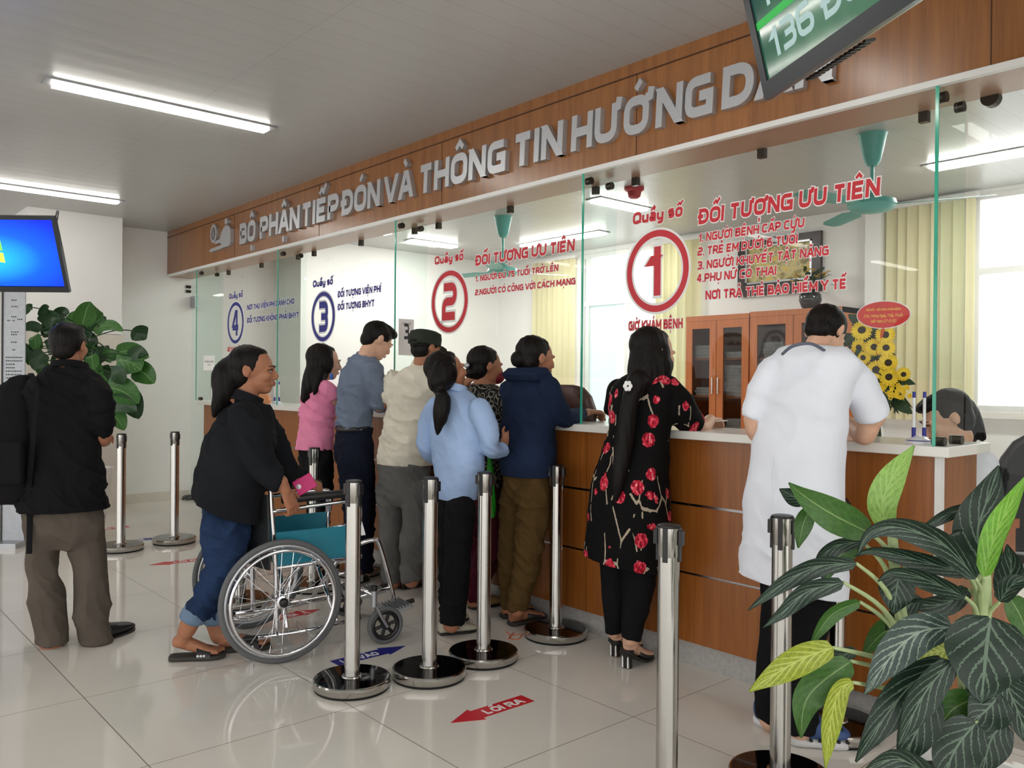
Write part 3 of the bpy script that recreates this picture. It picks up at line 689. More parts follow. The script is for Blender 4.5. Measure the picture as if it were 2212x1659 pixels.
m = MB(); m.lathe((-1.19, GY, SOF - .005), [(.032, -.02), (.032, .02)], 20, (0, 1, 0)); m.build('clip', M_DARKCLIP, dr)

# ------------------------------------------------------------------ lamps
M_TUBE = emit('hall_tube', (255, 252, 244), LAMP_HALL); M_TUBE2 = emit('office_tube', (255, 253, 247), LAMP_OFFICE)
def strip_lamp(x, y, L, along, m, lab, w=.085, group=None):
    t = thing('ceiling_lamp', lab, 'lamp', (x, y, CEIL), group); ax = EY if along == 'y' else EX; ay = EX if along == 'y' else EY; c = np.array([x, y, CEIL])
    MB().obox(c - EZ * .004, ax * (L / 2 + .045), ay * (w / 2 + .018), EZ * .006).build('housing', M_SATIN, t)
    o = MB().obox(c - EZ * .016, ax * L / 2, ay * w / 2, EZ * .012).build('diffuser', m, t); return t
HL = ['long lit ceiling lamp over the woman with the wheelchair', 'long lit ceiling lamp nearest the blue screen']
strip_lamp(-4.97, 1.7, 1.2, 'y', M_TUBE, HL[0]); strip_lamp(-7.94, 1.68, 1.2, 'y', M_TUBE, HL[1])
for x, y in ((-2.0, 1.7), (1.0, 1.7), (-4.97, -1.3), (-2.0, -1.3), (-7.94, -1.3), (-4.97, -4.2), (-1.0, -4.2)):  # first one inferred from its fascia reflection, the rest added for illumination
    strip_lamp(x, y, 1.2, 'y', M_TUBE, 'unseen ceiling lamp placed to light the hall', group='hall lamps out of view')
OL = [(-6.6, 6.5, 'x', 1.2, 'bright lamp over the frosted office window'), (-1.9, 6.25, 'x', 1.3, 'glaring lamp beside the bright office window'), (-4.95, 5.6, 'y', .6, 'short lamp on the office ceiling by the red detector'), (-7.82, 5.65, 'y', .6, 'short lamp on the office ceiling beside the side wall'), (-7.6, 4.6, 'y', .6, 'short lamp above numbers 4 and 3 in the office')]
for x, y, a, L, lab in OL: strip_lamp(x, y, L, a, M_TUBE2, lab, .14)
# ------------------------------------------------------------------ office behind the glass
def vblind(lab, x0, x1, z0, z1, y=BY - 0.06, group='yellow vertical blinds'):
    t = thing('vertical_blind', lab, 'blind', ((x0 + x1) / 2, y, z0), group); n = max(3, int((x1 - x0) / 0.085))
    MB().box((x0 - .01, y - .02, z1 - .04), (x1 + .01, y + .03, z1)).build('head_rail', M_WHITEALU, t)
    for i in range(n):
        cx = x0 + (i + .5) * (x1 - x0) / n; a = 0.75 + .3 * math.sin(i * 2.1); w = (x1 - x0) / n * .56; d = np.array([math.cos(a), math.sin(a) * .5, 0])
        m = MB(); cs = np.array([cx, y, 0]); P = [cs + d * w * k + np.array([0, .012 * (1 - k * k), 0]) for k in (-1, -.5, 0, .5, 1)]
        V = [p + EZ * z0 for p in P] + [p + EZ * (z1 - .04) for p in P]; F = [(j, j + 1, 6 + j, 5 + j) for j in range(4)]
        V += [v + np.array([0, -.0015, 0]) for v in V]; F += [tuple(q + 10 for q in f[::-1]) for f in F]
        m.add(V, F); m.build('slat', M_BLIND, t, smooth='all')
    return t
def blind_mat():
    n = NT('yellow_blind_fabric'); c = lin((250, 246, 220)); df = n.n('ShaderNodeBsdfDiffuse'); tl = n.n('ShaderNodeBsdfTranslucent')
    f = n.ramp(n.noise(n.coord('Object', (60, 60, 1.0)), 3.0), [(.3, tuple(x * .93 for x in c)), (.7, c)])
    n.l(f, df.inputs[0]); n.l(f, tl.inputs[0]); mx = n.n('ShaderNodeMixShader'); mx.inputs[0].default_value = .55
    n.l(df.outputs[0], mx.inputs[1]); n.l(tl.outputs[0], mx.inputs[2]); n.l(mx.outputs[0], n.out.inputs[0]); return n.m
M_BLIND = blind_mat()
vblind('yellow vertical blind beside the frosted window, away from the bookcases', -7.85, -7.1, .95, 2.86)
vblind('narrow yellow vertical blind between the frosted window and the bookcases', -5.86, -5.28, .95, 2.87)
vblind('wide yellow vertical blind behind the sunflower basket', -3.33, -2.6, 1.03, 2.88)
# bookcases
def bookcase(lab, x0, w, y1, h, z0=0.0):
    t = thing('bookcase', lab, 'cabinet', (x0 + w / 2, y1 - .2, 0), 'glass-doored bookcases'); y0 = y1 - .4; th = .025
    m = MB(); m.box((x0, y0 + .02, 0), (x0 + th, y1, h)).box((x0 + w - th, y0 + .02, 0), (x0 + w, y1, h)).box((x0, y0, h - .05), (x0 + w, y1, h)).box((x0, y1 - .01, 0), (x0 + w, y1, h)).box((x0, y0 + .02, 0), (x0 + w, y1, .08))
    m.build('body', M_CABWOOD, t)
    for z in (.8, 1.18, 1.55): MB().box((x0 + th, y0 + .05, z), (x0 + w - th, y1 - .01, z + .022)).build('shelf', M_CABWOOD, t)
    for k in range(2):
        a = x0 + k * w / 2 + .003; b = a + w / 2 - .006; s = .075; z0_, z1_ = .75, h - .052
        m = MB().box((a, y0, z0_), (a + s, y0 + .022, z1_)).box((b - s, y0, z0_), (b, y0 + .022, z1_)).box((a + s, y0, z0_), (b - s, y0 + .022, z0_ + s)).box((a + s, y0, z1_ - s), (b - s, y0 + .022, z1_))
        d = m.build('door', M_CABWOOD, t); MB().box((a + s, y0 + .008, z0_ + s), (b - s, y0 + .013, z1_ - s)).build('door_pane', M_CABGLASS, d)
        hx = b - .03 if k == 0 else a + .03
        MB().cyl((hx, y0 - .02, 1.22), (hx, y0 - .02, 1.38), .007).cyl((hx, y0 - .02, 1.24), (hx, y0, 1.24), .005).cyl((hx, y0 - .02, 1.36), (hx, y0, 1.36), .005).build('handle', M_STEEL, d)
        MB().box((a, y0, .085), (b, y0 + .022, .745)).build('lower_door', M_CABWOOD, t)
    return t
BC1 = bookcase('glass-doored wooden bookcase nearer the frosted window', -5.2, .73, BY, 1.99)
BC2 = bookcase('glass-doored wooden bookcase carrying the dark flower vase', -4.46, .9, BY, 2.0)
M_FOLDER = plain('paper_bundles', (206, 208, 212), .8, vary=.12, scale=40)
STK = [(-5.03, 1.572, .13, 4), (-4.65, 1.572, .06, 2), (-5.02, 1.202, .08, 3), (-4.66, 1.202, .3, 9), (-4.66, .822, .16, 5), (-4.25, 1.572, .14, 5), (-4.2, 1.202, .12, 4), (-3.84, 1.202, .2, 6)]
for i, (x, z, h, n) in enumerate(STK):
    where = ['under the top of the first bookcase', 'top shelf of the first bookcase', 'middle shelf of the first bookcase', 'middle shelf, tallest stack', 'lowest shelf of the first bookcase', 'top shelf of the second bookcase', 'middle shelf of the second bookcase', 'middle shelf, behind the doctor'][i]
    m = MB()
    for k in range(n):
        a = random.uniform(-.12, .12); u = np.array([math.cos(a), math.sin(a), 0]); w = np.array([-math.sin(a), math.cos(a), 0])
        m.obox((x + random.uniform(-.012, .012), BY - .2, z + (k + .5) * h / n), u * .11, w * .13, EZ * (h / n * .47))
    tag(m.build('paper_stack', M_FOLDER), 'stack of white papers on the ' + where if i else 'stack of white papers high in the bookcase by the frosted window', 'papers', 'paper stacks in the bookcases')
# framed scenery
def scene_mat():
    n = NT('gold_scenery_print').set(.4); v = n.coord('Object', (3, 3, 5)); f = n.noise(v, 2.2, 6, .65); w = n.noise(n.coord('Object', (7, 7, 9)), 2.5, 5, .7)
    k = n.math('ADD', n.math('MULTIPLY', f, .6), n.math('MULTIPLY', w, .4))
    n.l(n.ramp(k, [(.36, lin((70, 74, 40))), (.45, lin((150, 132, 70))), (.53, lin((206, 196, 140))), (.6, lin((226, 188, 60))), (.68, lin((240, 228, 176)))]), n.b.inputs['Base Color']); return n.m
pf = thing('framed_picture', 'dark framed landscape picture in gold tones on the office wall', 'picture', (-4.4, BY, 2.19))
x0, x1, z0, z1 = -4.84, -3.95, 2.19, 2.75
MB().box((x0, BY - .04, z0), (x0 + .09, BY - .002, z1)).box((x1 - .09, BY - .04, z0), (x1, BY - .002, z1)).box((x0 + .09, BY - .04, z0), (x1 - .09, BY - .002, z0 + .12)).box((x0 + .09, BY - .04, z1 - .07), (x1 - .09, BY - .002, z1)).build('frame', plain('dark_frame_wood', (48, 26, 24), .35), pf)
MB().box((x0 + .09, BY - .02, z0 + .12), (x1 - .09, BY - .004, z1 - .07)).build('print', scene_mat(), pf)
m = MB(); a, b, c, d = x0 + .088, x1 - .088, z0 + .118, z1 - .068
m.box((a, BY - .043, c), (a + .02, BY - .03, d)).box((b - .02, BY - .043, c), (b, BY - .03, d)).box((a, BY - .043, c), (b, BY - .03, c + .018)).box((a, BY - .043, d - .018), (b, BY - .03, d)); m.build('inner_moulding', M_SATIN, pf)
# leaves and petals used by the flower arrangements
M_LEAFDARK = plain('dark_leaf', (36, 64, 34), .5, vary=.25, scale=20); M_PETAL = plain('yellow_petal', (246, 208, 40), .6, vary=.1, scale=40); M_SEED = plain('flower_centre', (52, 36, 18), .85, vary=.3, scale=150)
def blade(mb, base, d, nrmv, L, W, curl=.2, n=6, k=None):
    """a pointed leaf or petal with thickness"""
    d, nv = nrm(d), nrm(nrmv); s = nrm(np.cross(d, nv)); V = []
    for i in range(n + 1):
        u = i / n; w = W * (math.sin(math.pi * min(1, u * .92 + .08)) ** .8) * (1 - u * .15) if i < n else .001; c = np.asarray(base) + d * L * u - nv * curl * L * u * u
        V += [c - s * w + nv * .1 * w, c, c + s * w + nv * .1 * w]
    F = []
    for i in range(n):
        for j in range(2): F.append((i * 3 + j, i * 3 + j + 1, i * 3 + j + 4, i * 3 + j + 3))
    m_ = len(V); V += [v - nv * .0012 for v in V]; F += [tuple(q + m_ for q in f[::-1]) for f in F]; mb.add(V, F, k)
vz = thing('flower_vase', 'dark round vase of small yellow flowers on top of a bookcase', 'vase', (-3.92, BY - .27, 2.0))
m = MB(); m.lathe((-3.92, BY - .27, 2.0), [(.05, 0), (.075, .02), (.1, .08), (.095, .13), (.06, .17), (.055, .19), (.045, .19), (.04, .15)], 24); m.build('pot', plain('dark_glaze', (34, 34, 34), .12), vz, smooth=True)
m = MB(); m2 = MB(); rng = random.Random(3)
for i in range(46):
    a = rng.uniform(0, 6.28); e = rng.uniform(.1, 1.25); r = rng.uniform(.06, .16); d = np.array([math.cos(a) * math.cos(e) * 1.25, math.sin(a) * math.cos(e), math.sin(e)]); p = np.array([-3.92, BY - .27, 2.2]) + d * r
    blade(m, p, nrm(d + np.array([rng.uniform(-.5, .5), rng.uniform(-.5, .5), -.2])), UP + d * .3, .07, .018)
    if i % 2 == 0:
        c = p + d * .03 + UP * .02
        for j in range(6):
            b = j * 1.05; blade(m2, c, np.array([math.cos(b), math.sin(b), .5]), UP, .03, .011, n=3)
m.build('foliage', M_LEAFDARK, vz); m2.build('blossoms', M_PETAL, vz)
# sunflower basket with greeting placard, on a stand behind the counter
SB = on_y(1890, 760, 3.98); sbx, sby = SB[0], 3.98
sf = thing('sunflower_arrangement', 'tall basket arrangement of sunflowers behind the glass', 'flowers', (sbx, sby, .74))
def sq(px, py, dy=0.0): return on_y(px, py, sby + dy)
m = MB(); m.lathe((sbx + .03, sby, .74), [(.07, 0), (.1, .02), (.115, .2), (.11, .3), (.1, .3)], 24); m.build('basket', plain('white_basket', (224, 222, 214), .6), sf, smooth=True)
MB().lathe((sbx + .03, sby, .95), [(.117, 0), (.117, .08)], 24).build('ribbon', M_BLUEVINYL, sf)
m = MB(); rng = random.Random(5)
for i in range(90):
    u = rng.random(); c = sq(1862 + u * 40 + rng.uniform(-28, 28) * (0.6 + u), 705 + u * 165, rng.uniform(-.05, .1)); a = rng.uniform(0, 6.28)
    blade(m, c, np.array([math.cos(a), -.5, math.sin(a) * .8 - .3]), np.array([0, -1, .4]), rng.uniform(.07, .14), rng.uniform(.015, .035), .3)
for i in range(26):
    c = sq(1905 + rng.uniform(-22, 50), 835 + rng.uniform(-5, 20), 0); blade(m, c, np.array([rng.uniform(-.3, .9), -.3, -.9]), np.array([0, -1, .3]), .1, .006, .2)
m.cyl((sbx + .03, sby, .9), sq(1878, 720, .06), .02); m.build('foliage', M_LEAFDARK, sf)
FL = [(1862, 714, 22), (1912, 723, 20), (1857, 750, 18), (1888, 750, 19), (1914, 752, 19), (1866, 772, 16), (1918, 783, 20), (1893, 799, 21), (1921, 815, 20), (1951, 808, 15)]
for k, (px, py, r) in enumerate(FL):
    c = sq(px, py, -.07); R_ = r * fwd_depth(c) / FOC; nv = nrm(np.array([.35 + .4 * math.sin(k * 2.3), -1, .3 * math.cos(k * 1.7)])); u = nrm(np.cross(nv, UP)); w = np.cross(u, nv); m = MB()
    for lay in range(2):
        for j in range(13):
            a = 2 * math.pi * (j + .5 * lay) / 13 + k; d = u * math.cos(a) + w * math.sin(a)
            blade(m, c + d * R_ * .28 + nv * (.004 + .004 * lay), d, nv, R_ * .78, R_ * .17, .15, 4)
    fl = m.build('sunflower', M_PETAL, sf); MB().ell(c + nv * .008, (R_ * .38, R_ * .38, R_ * .16), (u, w, nv), 18, 8).build('seed_head', M_SEED, fl, smooth=True)
m = MB()
for i in range(40):
    c = sq(1905 + rng.uniform(-30, 62), 838 + rng.uniform(-8, 22), -.06)
    for j in range(5): b = j * 1.26; blade(m, c, np.array([math.cos(b), -.4, math.sin(b)]), np.array([0, -1, 0]), .014, .006, n=3)
m.build('filler_blossoms', M_PETAL, sf)
pc = sq(1909, 680, -.1); pl = sf
m = MB(); PR = 46 * fwd_depth(pc) / FOC; xr = nrm(np.array([1, .28, 0])); m.loft([(pc + EY * .0, xr * PR * 1.18, EZ * PR * .66), (pc - EY * .004, xr * PR * 1.18, EZ * PR * .66)], 40); bd = m.build('placard', M_WHITEVINYL, pl, label='red oval placard with yellow script')
m = MB(); m.loft([(pc - EY * .0042, xr * PR * 1.14, EZ * PR * .62), (pc - EY * .0055, xr * PR * 1.14, EZ * PR * .62)], 40); m.build('face', plain('placard_red', (214, 44, 38), .5), bd)
MB().cyl(sq(1898, 752, -.06), pc - EZ * PR * .6, .007).build('placard_stick', plain('orange_stick', (226, 96, 40), .5), pl)
for s, wd, dz, cap, fn in [('ĐỘI ĐÂU - BỆ KHOA KHÁM BỆNH', 1.5, .2, .1, .16), ('Chúc Mừng Ngày Thầy Thuốc', 1.7, -.1, .13, .13), ('Việt Nam 27-2-20', 1.1, -.36, .13, .13)]:
    m = MB(); write(m, s, pc - EY * .0056 - xr * PR * wd / 2 + EZ * PR * dz, PR * wd, PR * cap, xr, EZ, -EY, .0004, fn, slant=.15); m.build('lettering', plain('placard_yellow', (246, 206, 80), .5), bd)
# ceiling fans at rest
M_TEAL = plain('teal_enamel', (96, 176, 168), .35, vary=.03)
def fan(lab, x, y, drop, a0):
    t = thing('ceiling_fan', lab, 'fan', (x, y, CEIL), 'teal ceiling fans')
    m = MB(); m.lathe((x, y, CEIL), [(.09, 0), (.085, -.01), (.05, -.17), (.03, -.2)], 24); m.build('canopy', M_TEAL, t, smooth=True)
    MB().cyl((x, y, CEIL - .19), (x, y, CEIL - drop), .012).build('rod', M_TEAL, t)
    m = MB(); m.lathe((x, y, CEIL - drop), [(.02, .05), (.05, .03), (.14, .0), (.15, -.03), (.12, -.06), (.05, -.075), (0, -.078)], 28); m.build('motor', M_TEAL, t, smooth=True)
    for k in range(3):
        a = a0 + k * 2.094; d = np.array([math.cos(a), math.sin(a), 0]); s = np.array([-d[1], d[0], .18]); c = np.array([x, y, CEIL - drop - .03])
        m = MB(); m.loft([(c + d * .13, s * .03, EZ * .004), (c + d * .24, s * .04, EZ * .003), (c + d * .3, s * .065, EZ * .003), (c + d * .62, s * .062, EZ * .003), (c + d * .68, s * .04, EZ * .003)], 16); m.build('blade', M_TEAL, t, smooth=True)
fan('teal ceiling fan above the sunflowers', -2.479, 5.185, .42, .35); fan('teal ceiling fan above number 2', -6.109, 5.236, .5, 1.2)
sd = thing('smoke_detector', 'small red detector on the office ceiling', 'detector', (-4.457, 5.215, CEIL))
MB().lathe((-4.457, 5.215, CEIL), [(.08, 0), (.08, -.02), (.06, -.035)], 24).build('base', plain('red_plastic', (176, 40, 52), .4), sd); MB().lathe((-4.457, 5.215, CEIL - .035), [(.058, 0), (.05, -.04), (.03, -.055), (0, -.056)], 24).build('sensor', MATS['red_plastic'], sd, smooth=True)
# staff chairs
M_LEATHER = plain('brown_leather', (84, 52, 46), .35, vary=.12, scale=30)
def cushion(secs, mat, name, parent, sq_=3.0, n=28):
    m = MB(); m.loft(secs, n, sq_); return m.build(name, mat, parent, smooth=True)
def swivel(lab, x, y, ang, back_mat, arm_mat, zt, wd, mesh=False):
    t = thing('office_chair', lab, 'chair', (x, y, 0)); f = np.array([math.cos(ang), math.sin(ang), 0]); s = np.array([f[1], -f[0], 0]); c = np.array([x, y, 0]); u = EZ
    b = c - f * .24; n_ = 12; m = MB(); V = []
    secs = []
    for i in range(9):
        k = i / 8; zz = .55 + (zt - .55) * k; w = wd * (.82 + .3 * math.sin(math.pi * min(1, k * .9 + .1))) * (1 if k < .85 else 1 - (k - .85) * 2.6)
        secs.append((b - f * (.05 + .1 * k * k) + u * zz, s * w, f * (.028 if mesh else .045)))
    m.loft(secs, 28, 3.2); m.build('backrest', back_mat, t, smooth=True)
    if mesh:
        m = MB(); P = [q[0] + q[1] * 1.0 for q in secs] + [q[0] - q[1] * 1.0 for q in secs[::-1]]; m.tube(P, .022, 10, closed=True); m.build('back_frame', M_BLACK, t, smooth=True)
    cushion([(c + u * .44, s * .2, f * .2), (c + u * .46, s * .25, f * .24), (c + u * .5, s * .25, f * .24), (c + u * .52, s * .22, f * .21)], back_mat if not mesh else M_BLACK, 'seat', t)
    for q in (-1, 1):
        m = MB(); o = c + s * q * .29; P = [o - f * .2 + u * .5, o - f * .22 + u * .62, o - f * .15 + u * .7, o + f * .1 + u * .71, o + f * .2 + u * .66, o + f * .17 + u * .55, o + f * .08 + u * .48]; m.tube(spline(P, 5), .018, 10); m.build('armrest', arm_mat, t, smooth=True)
    MB().cyl(c + u * .1, c + u * .45, .028).build('gas_column', M_BLACK, t)
    for k in range(5):
        a = k * 1.2566; d = np.array([math.cos(a), math.sin(a), 0]); m = MB(); m.loft([(c + u * .1, np.array([-d[1], d[0], 0]) * .025, EZ * .02), (c + d * .3 + u * .08, np.array([-d[1], d[0], 0]) * .016, EZ * .013)], 10); l_ = m.build('leg', M_BLACK, t)
        MB().ell(c + d * .29 + u * .032, (.032, .032, .032)).build('caster', M_BLACK, l_, smooth=True)
    return t
M_MESH = plain('black_mesh_fabric', (22, 23, 25), .8, vary=.2, scale=400)
bp = on_y(2195, 1100, 4.7); swivel('black mesh office chair behind the end of the counter', bp[0] + .06, 4.85, 2.2, M_MESH, M_BLACK, 1.12, .27, True)
# ------------------------------------------------------------------ barrier posts
M_BASETOP = plain('dark_reflection_steel', (74, 72, 72), .06, 1.0, vary=.08, scale=6)  # dark reflection in the polished plate is put into its base colour
def make_post(lab, x, y):
    t = thing('barrier_post', lab, 'barrier post', (x, y, 0), 'steel queue barrier posts'); c = np.array([x, y, 0.0])
    MB().lathe(c, [(.158, 0), (.16, .002), (.16, .012), (.156, .014)], 48).build('rubber_foot', plain('black_rubber', (14, 14, 14), .8), t, smooth=True)
    MB().lathe(c, [(.163, .012), (.166, .016), (.166, .042), (.162, .047), (.156, .048)], 56).build('base_rim', M_STEEL, t, smooth=True)
    MB().lathe(c, [(.157, .044), (.157, .0485), (.0, .051)], 48).build('base_plate', M_BASETOP, t, smooth=True)
    MB().lathe(c, [(.034, .05), (.0335, .055), (.033, .8)], 32).build('pole', M_STEEL, t, smooth=True)
    MB().lathe(c, [(.045, .05), (.042, .056), (.0335, .058)], 32).build('collar', M_STEEL, t, smooth=True)
    h = MB().lathe(c, [(.0335, .8), (.0345, .802), (.0345, .892), (.031, .895), (0, .896)], 32).build('tape_head', M_STEEL, t, smooth=True)
    MB().lathe(c, [(.0352, .888), (.0352, .895), (.03, .8968), (0, .897)], 32).build('cap', M_BLACK, h, smooth=True)
    for k in range(4):
        a = .35 + k * math.pi / 2; d = np.array([math.cos(a), math.sin(a), 0]); s = np.array([-d[1], d[0], 0])
        MB().obox(c + d * .035 + EZ * .838, d * .0035, s * .0075, EZ * .052).build('tape_slot', M_BLACK, h)
        if k % 2 == 0: MB().obox(c + d * .0395 + EZ * .858, d * .006, s * .013, EZ * .022).build('belt_clip', M_BLACK, h)
    return t
POSTS = [(-3.165, 1.875, 'steel barrier post standing between the wheelchair and the camera with the blue arrow behind its base'),
 (-3.056, 2.205, 'steel barrier post in the middle of the row of three beside the wheelchair'),
 (-3.083, 2.542, 'steel barrier post in the row of three, before the woman in the light blue shirt'),
 (-3.12, 3.06, 'steel barrier post close to the counter beside the navy jacket'),
 (-6.87, 2.42, 'steel barrier post before the bare end wall'),
 (-6.83, 2.0, 'steel barrier post beside the trailing potted plant'),
 (-4.82, 2.57, 'steel barrier post behind the wheelchair in front of the pink shirt'),
 (-4.755, 2.06, 'steel barrier post behind the legs of the woman with the wheelchair'),
 (*on_floor(773, 1239)[:2], 'steel barrier post by the counter behind the wheelchair footrest'),
 (-1.605, 2.055, 'steel barrier post standing alone between the floral dress and the white coat'),
 (-1.485, 2.5, 'steel barrier post in front of the white coat beside the striped plant'),
 (-1.575, 3.045, 'steel barrier post at the counter behind the white coat')]
P0 = make_post(POSTS[0][2].replace(' between the wheelchair and the camera', ' nearest the wheelchair'), *POSTS[0][:2])
for x, y, lab in POSTS[1:]: copy_thing(P0, (x - POSTS[0][0], y - POSTS[0][1], 0), lab)
# ------------------------------------------------------------------ floor stickers
def arrow(tail, tip, mat, text, lab, w=.042, hw=.062, hl=.13):
    T, P = np.array(tail[:2] + (0,)) if len(tail) == 2 else np.array(tail), np.array(tip); T[2] = P[2] = 0; d = nrm(P - T); s = np.array([-d[1], d[0], 0]); n = P - d * hl
    t = thing('floor_sticker', lab, 'floor sticker', (T + P) / 2, 'direction arrows on the floor')
    MB().prism([T + s * w, T - s * w, n - s * w, n - s * hw, P, n + s * hw, n + s * w], EZ * .0004, EZ * .0008).build('arrow', mat, t)
    L = np.linalg.norm(n - T); m = MB(); fw = d if text == 'LỐI VÀO' or (d @ EY) > 0 else -d; up = np.cross(EZ, fw)
    o = (T if (fw @ d) > 0 else n) + fw * L * .13 - up * .028 + EZ * .0012; write(m, text, o, L * .74, .048, fw, up, EZ, .0003, .26); m.build('lettering', M_WHITEVINYL, t)
fl = lambda a, b: on_floor(a, b)
arrow((fl(1124.7, 1501) + fl(1155.7, 1515.8)) / 2, fl(973, 1562), M_REDVINYL, 'LỐI RA', 'red arrow floor sticker in the clear floor ahead of the row of three posts')
arrow((fl(714.5, 1427.6) + fl(730, 1439)) / 2, fl(876, 1395.6), M_BLUEVINYL, 'LỐI VÀO', 'blue arrow floor sticker beside the wheelchair caster')
arrow(fl(446, 1207), fl(322, 1221), M_REDVINYL, 'LỐI RA', 'red arrow floor sticker behind the legs in jeans')
arrow(fl(277, 1137), fl(170, 1150), M_REDVINYL, 'LỐI RA', 'red arrow floor sticker near the trailing potted plant')
arrow(fl(268, 1172), fl(350, 1160), M_BLUEVINYL, 'LỐI VÀO', 'blue arrow floor sticker between two posts by the end wall')
arrow(fl(585, 1338), fl(692, 1316), M_REDVINYL, 'LỐI RA', 'red arrow floor sticker under the wheelchair')
arrow(fl(1462, 1672) , fl(1480, 1655), M_BLUEVINYL, '', 'blue sticker corner at the foot of the lone post', .03, .03, .02) if False else None
m = MB()
for q in ([(1094, 1366), (1104, 1374), (1098, 1381)], [(1110, 1367), (1100, 1377), (1108, 1382), (1122, 1380), (1128, 1371)], [(1107, 1373), (1118, 1371), (1128, 1372)]): m.tube(spline([fl(*p) + EZ * .0015 for p in q], 4), .0028, 6)
tag(m.build('tape_scrap', plain('orange_tape', (206, 104, 62), .6)), 'scrap of orange tape stuck on the floor near the post by the counter', 'tape')
# ------------------------------------------------------------------ wheelchair
WA_, WB_ = np.array([-3.65, 1.784, 0]), np.array([-4.268, 1.899, 0])
wr = nrm(WA_ - WB_); wf = np.array([-wr[1], wr[0], 0]); wo = (WA_ + WB_) / 2; HWB = np.linalg.norm(WA_ - WB_) / 2
def wc(r, f, z): return wo + wr * r + wf * f + EZ * z
WC = thing('wheelchair', 'empty folding wheelchair with teal side panels and chrome frame', 'wheelchair', wo)
M_TEALV = plain('teal_vinyl', (20, 124, 146), .4, vary=.08, scale=12); M_DARKVINYL = plain('dark_vinyl', (52, 54, 56), .5, vary=.15, scale=14)
RW = .29
for sd in (1, -1):
    w = MB(); n = 64; circ = lambda r, rr: [wc(rr, r * math.sin(2 * math.pi * k / n), RW + r * math.cos(2 * math.pi * k / n)) for k in range(n)]
    rr = sd * HWB; w.tube(circ(RW - .014, rr), .0145, 10, closed=True); wh = w.build('wheel', M_RUBBER, WC, smooth='all')
    w = MB(); w.tube(circ(RW - .032, rr), .012, 8, closed=True); w.build('rim', M_SATIN, wh, smooth='all')
    w = MB(); w.tube(circ(RW - .048, rr + sd * .035), .0085, 8, closed=True)
    for k in range(6): a = k * 1.047; w.cyl(wc(rr, (RW - .035) * math.sin(a), RW + (RW - .035) * math.cos(a)), wc(rr + sd * .035, (RW - .048) * math.sin(a), RW + (RW - .048) * math.cos(a)), .004, n=6)
    w.build('push_rim', M_CHROME, wh, smooth='all')
    w = MB()
    for k in range(28):
        a = 2 * math.pi * k / 28; b = a + (.9 if k % 2 else -.9); h = sd * (.024 if k % 4 < 2 else -.024)
        w.cyl(wc(rr + h, .024 * math.sin(b), RW + .024 * math.cos(b)), wc(rr, (RW - .034) * math.sin(a), RW + (RW - .034) * math.cos(a)), .0013, n=5)
    w.build('spokes', M_CHROME, wh)
    w = MB(); w.lathe(wc(rr - sd * .03, 0, RW), [(.02, 0), (.02, .015), (.03, .018), (.03, .024), (.018, .026), (.018, .046), (.03, .048), (.03, .054), (.02, .056)], 24, wr * sd); w.build('hub', M_CHROME, wh, smooth=True)
    MB().lathe(wc(rr + sd * .026, 0, RW), [(.021, 0), (.021, .01), (.015, .018), (0, .02)], 20, wr * sd).build('hub_cap', M_BLACK, wh, smooth=True)
    # caster
    cr, cf = sd * .285, .53; c = MB(); n2 = 40; RC = .095
    c.tube([wc(cr, cf + (RC - .012) * math.sin(2 * math.pi * k / n2), RC + (RC - .012) * math.cos(2 * math.pi * k / n2)) for k in range(n2)], .0125, 10, closed=True)
    cw = c.build('caster_wheel', M_RUBBER, WC, smooth='all'); c = MB()
    c.tube([wc(cr, cf + .066 * math.sin(2 * math.pi * k / n2), RC + .066 * math.cos(2 * math.pi * k / n2)) for k in range(n2)], .012, 8, closed=True)
    for k in range(6): a = k * 1.047 + .3; c.cyl(wc(cr, cf, RC), wc(cr, cf + .066 * math.sin(a), RC + .066 * math.cos(a)), .009, n=8)
    c.cyl(wc(cr - .018, cf, RC), wc(cr + .018, cf, RC), .02); c.build('caster_hub', M_BLACK, cw, smooth=True)
    c = MB()
    for q in (-.024, .024): c.tube(spline([wc(cr + q, cf, RC), wc(cr + q, cf - .035, RC + .06), wc(cr + q, cf - .055, RC + .105)], 4), .008, 8)
    c.cyl(wc(cr, cf - .06, RC + .1), wc(cr, cf - .06, RC + .18), .015).cyl(wc(cr - .03, cf, RC), wc(cr + .03, cf, RC), .006); c.build('caster_fork', M_SATIN, WC, smooth=True)
    MB().cyl(wc(cr, cf - .06, RC + .18), wc(cr, cf - .06, RC + .205), .016).build('caster_cap', M_BLACK, WC, smooth=True)
    # side frame tubes
    s = sd * .235; f = MB()
    f.tube(spline([wc(s, -.2, .845), wc(s, -.08, .85), wc(s, -.04, .82), wc(s, -.03, .7), wc(s, -.01, .45), wc(s, .0, .1)], 5), .0115, 10)
    f.tube([wc(s, -.1, .11), wc(s, .18, .11), wc(s, .42, .13)], .011, 10).tube([wc(s, -.01, .43), wc(s, .42, .445)], .0115, 10).cyl(wc(s, .4, .12), wc(s, .4, .72), .011)
    f.cyl(wc(s, .0, RW), wc(s + sd * .06, 0, RW), .012).tube([wc(s, .4, .29), wc(s + sd * .03, .44, .27), wc(cr, cf - .06, RC + .15)], .012, 8)
    f.tube(spline([wc(s, -.03, .7), wc(s, .1, .71), wc(s, .36, .725), wc(s, .41, .7), wc(s, .41, .6)], 4), .0105, 10)
    f.tube(spline([wc(s, .38, .5), wc(s, .48, .52), wc(s, .52, .48), wc(s, .6, .2)], 5), .0115, 10); f.tube([wc(s, .4, .24), wc(s, .58, .27)], .009, 8)
    f.build('side_frame', M_CHROME, WC, smooth='all')
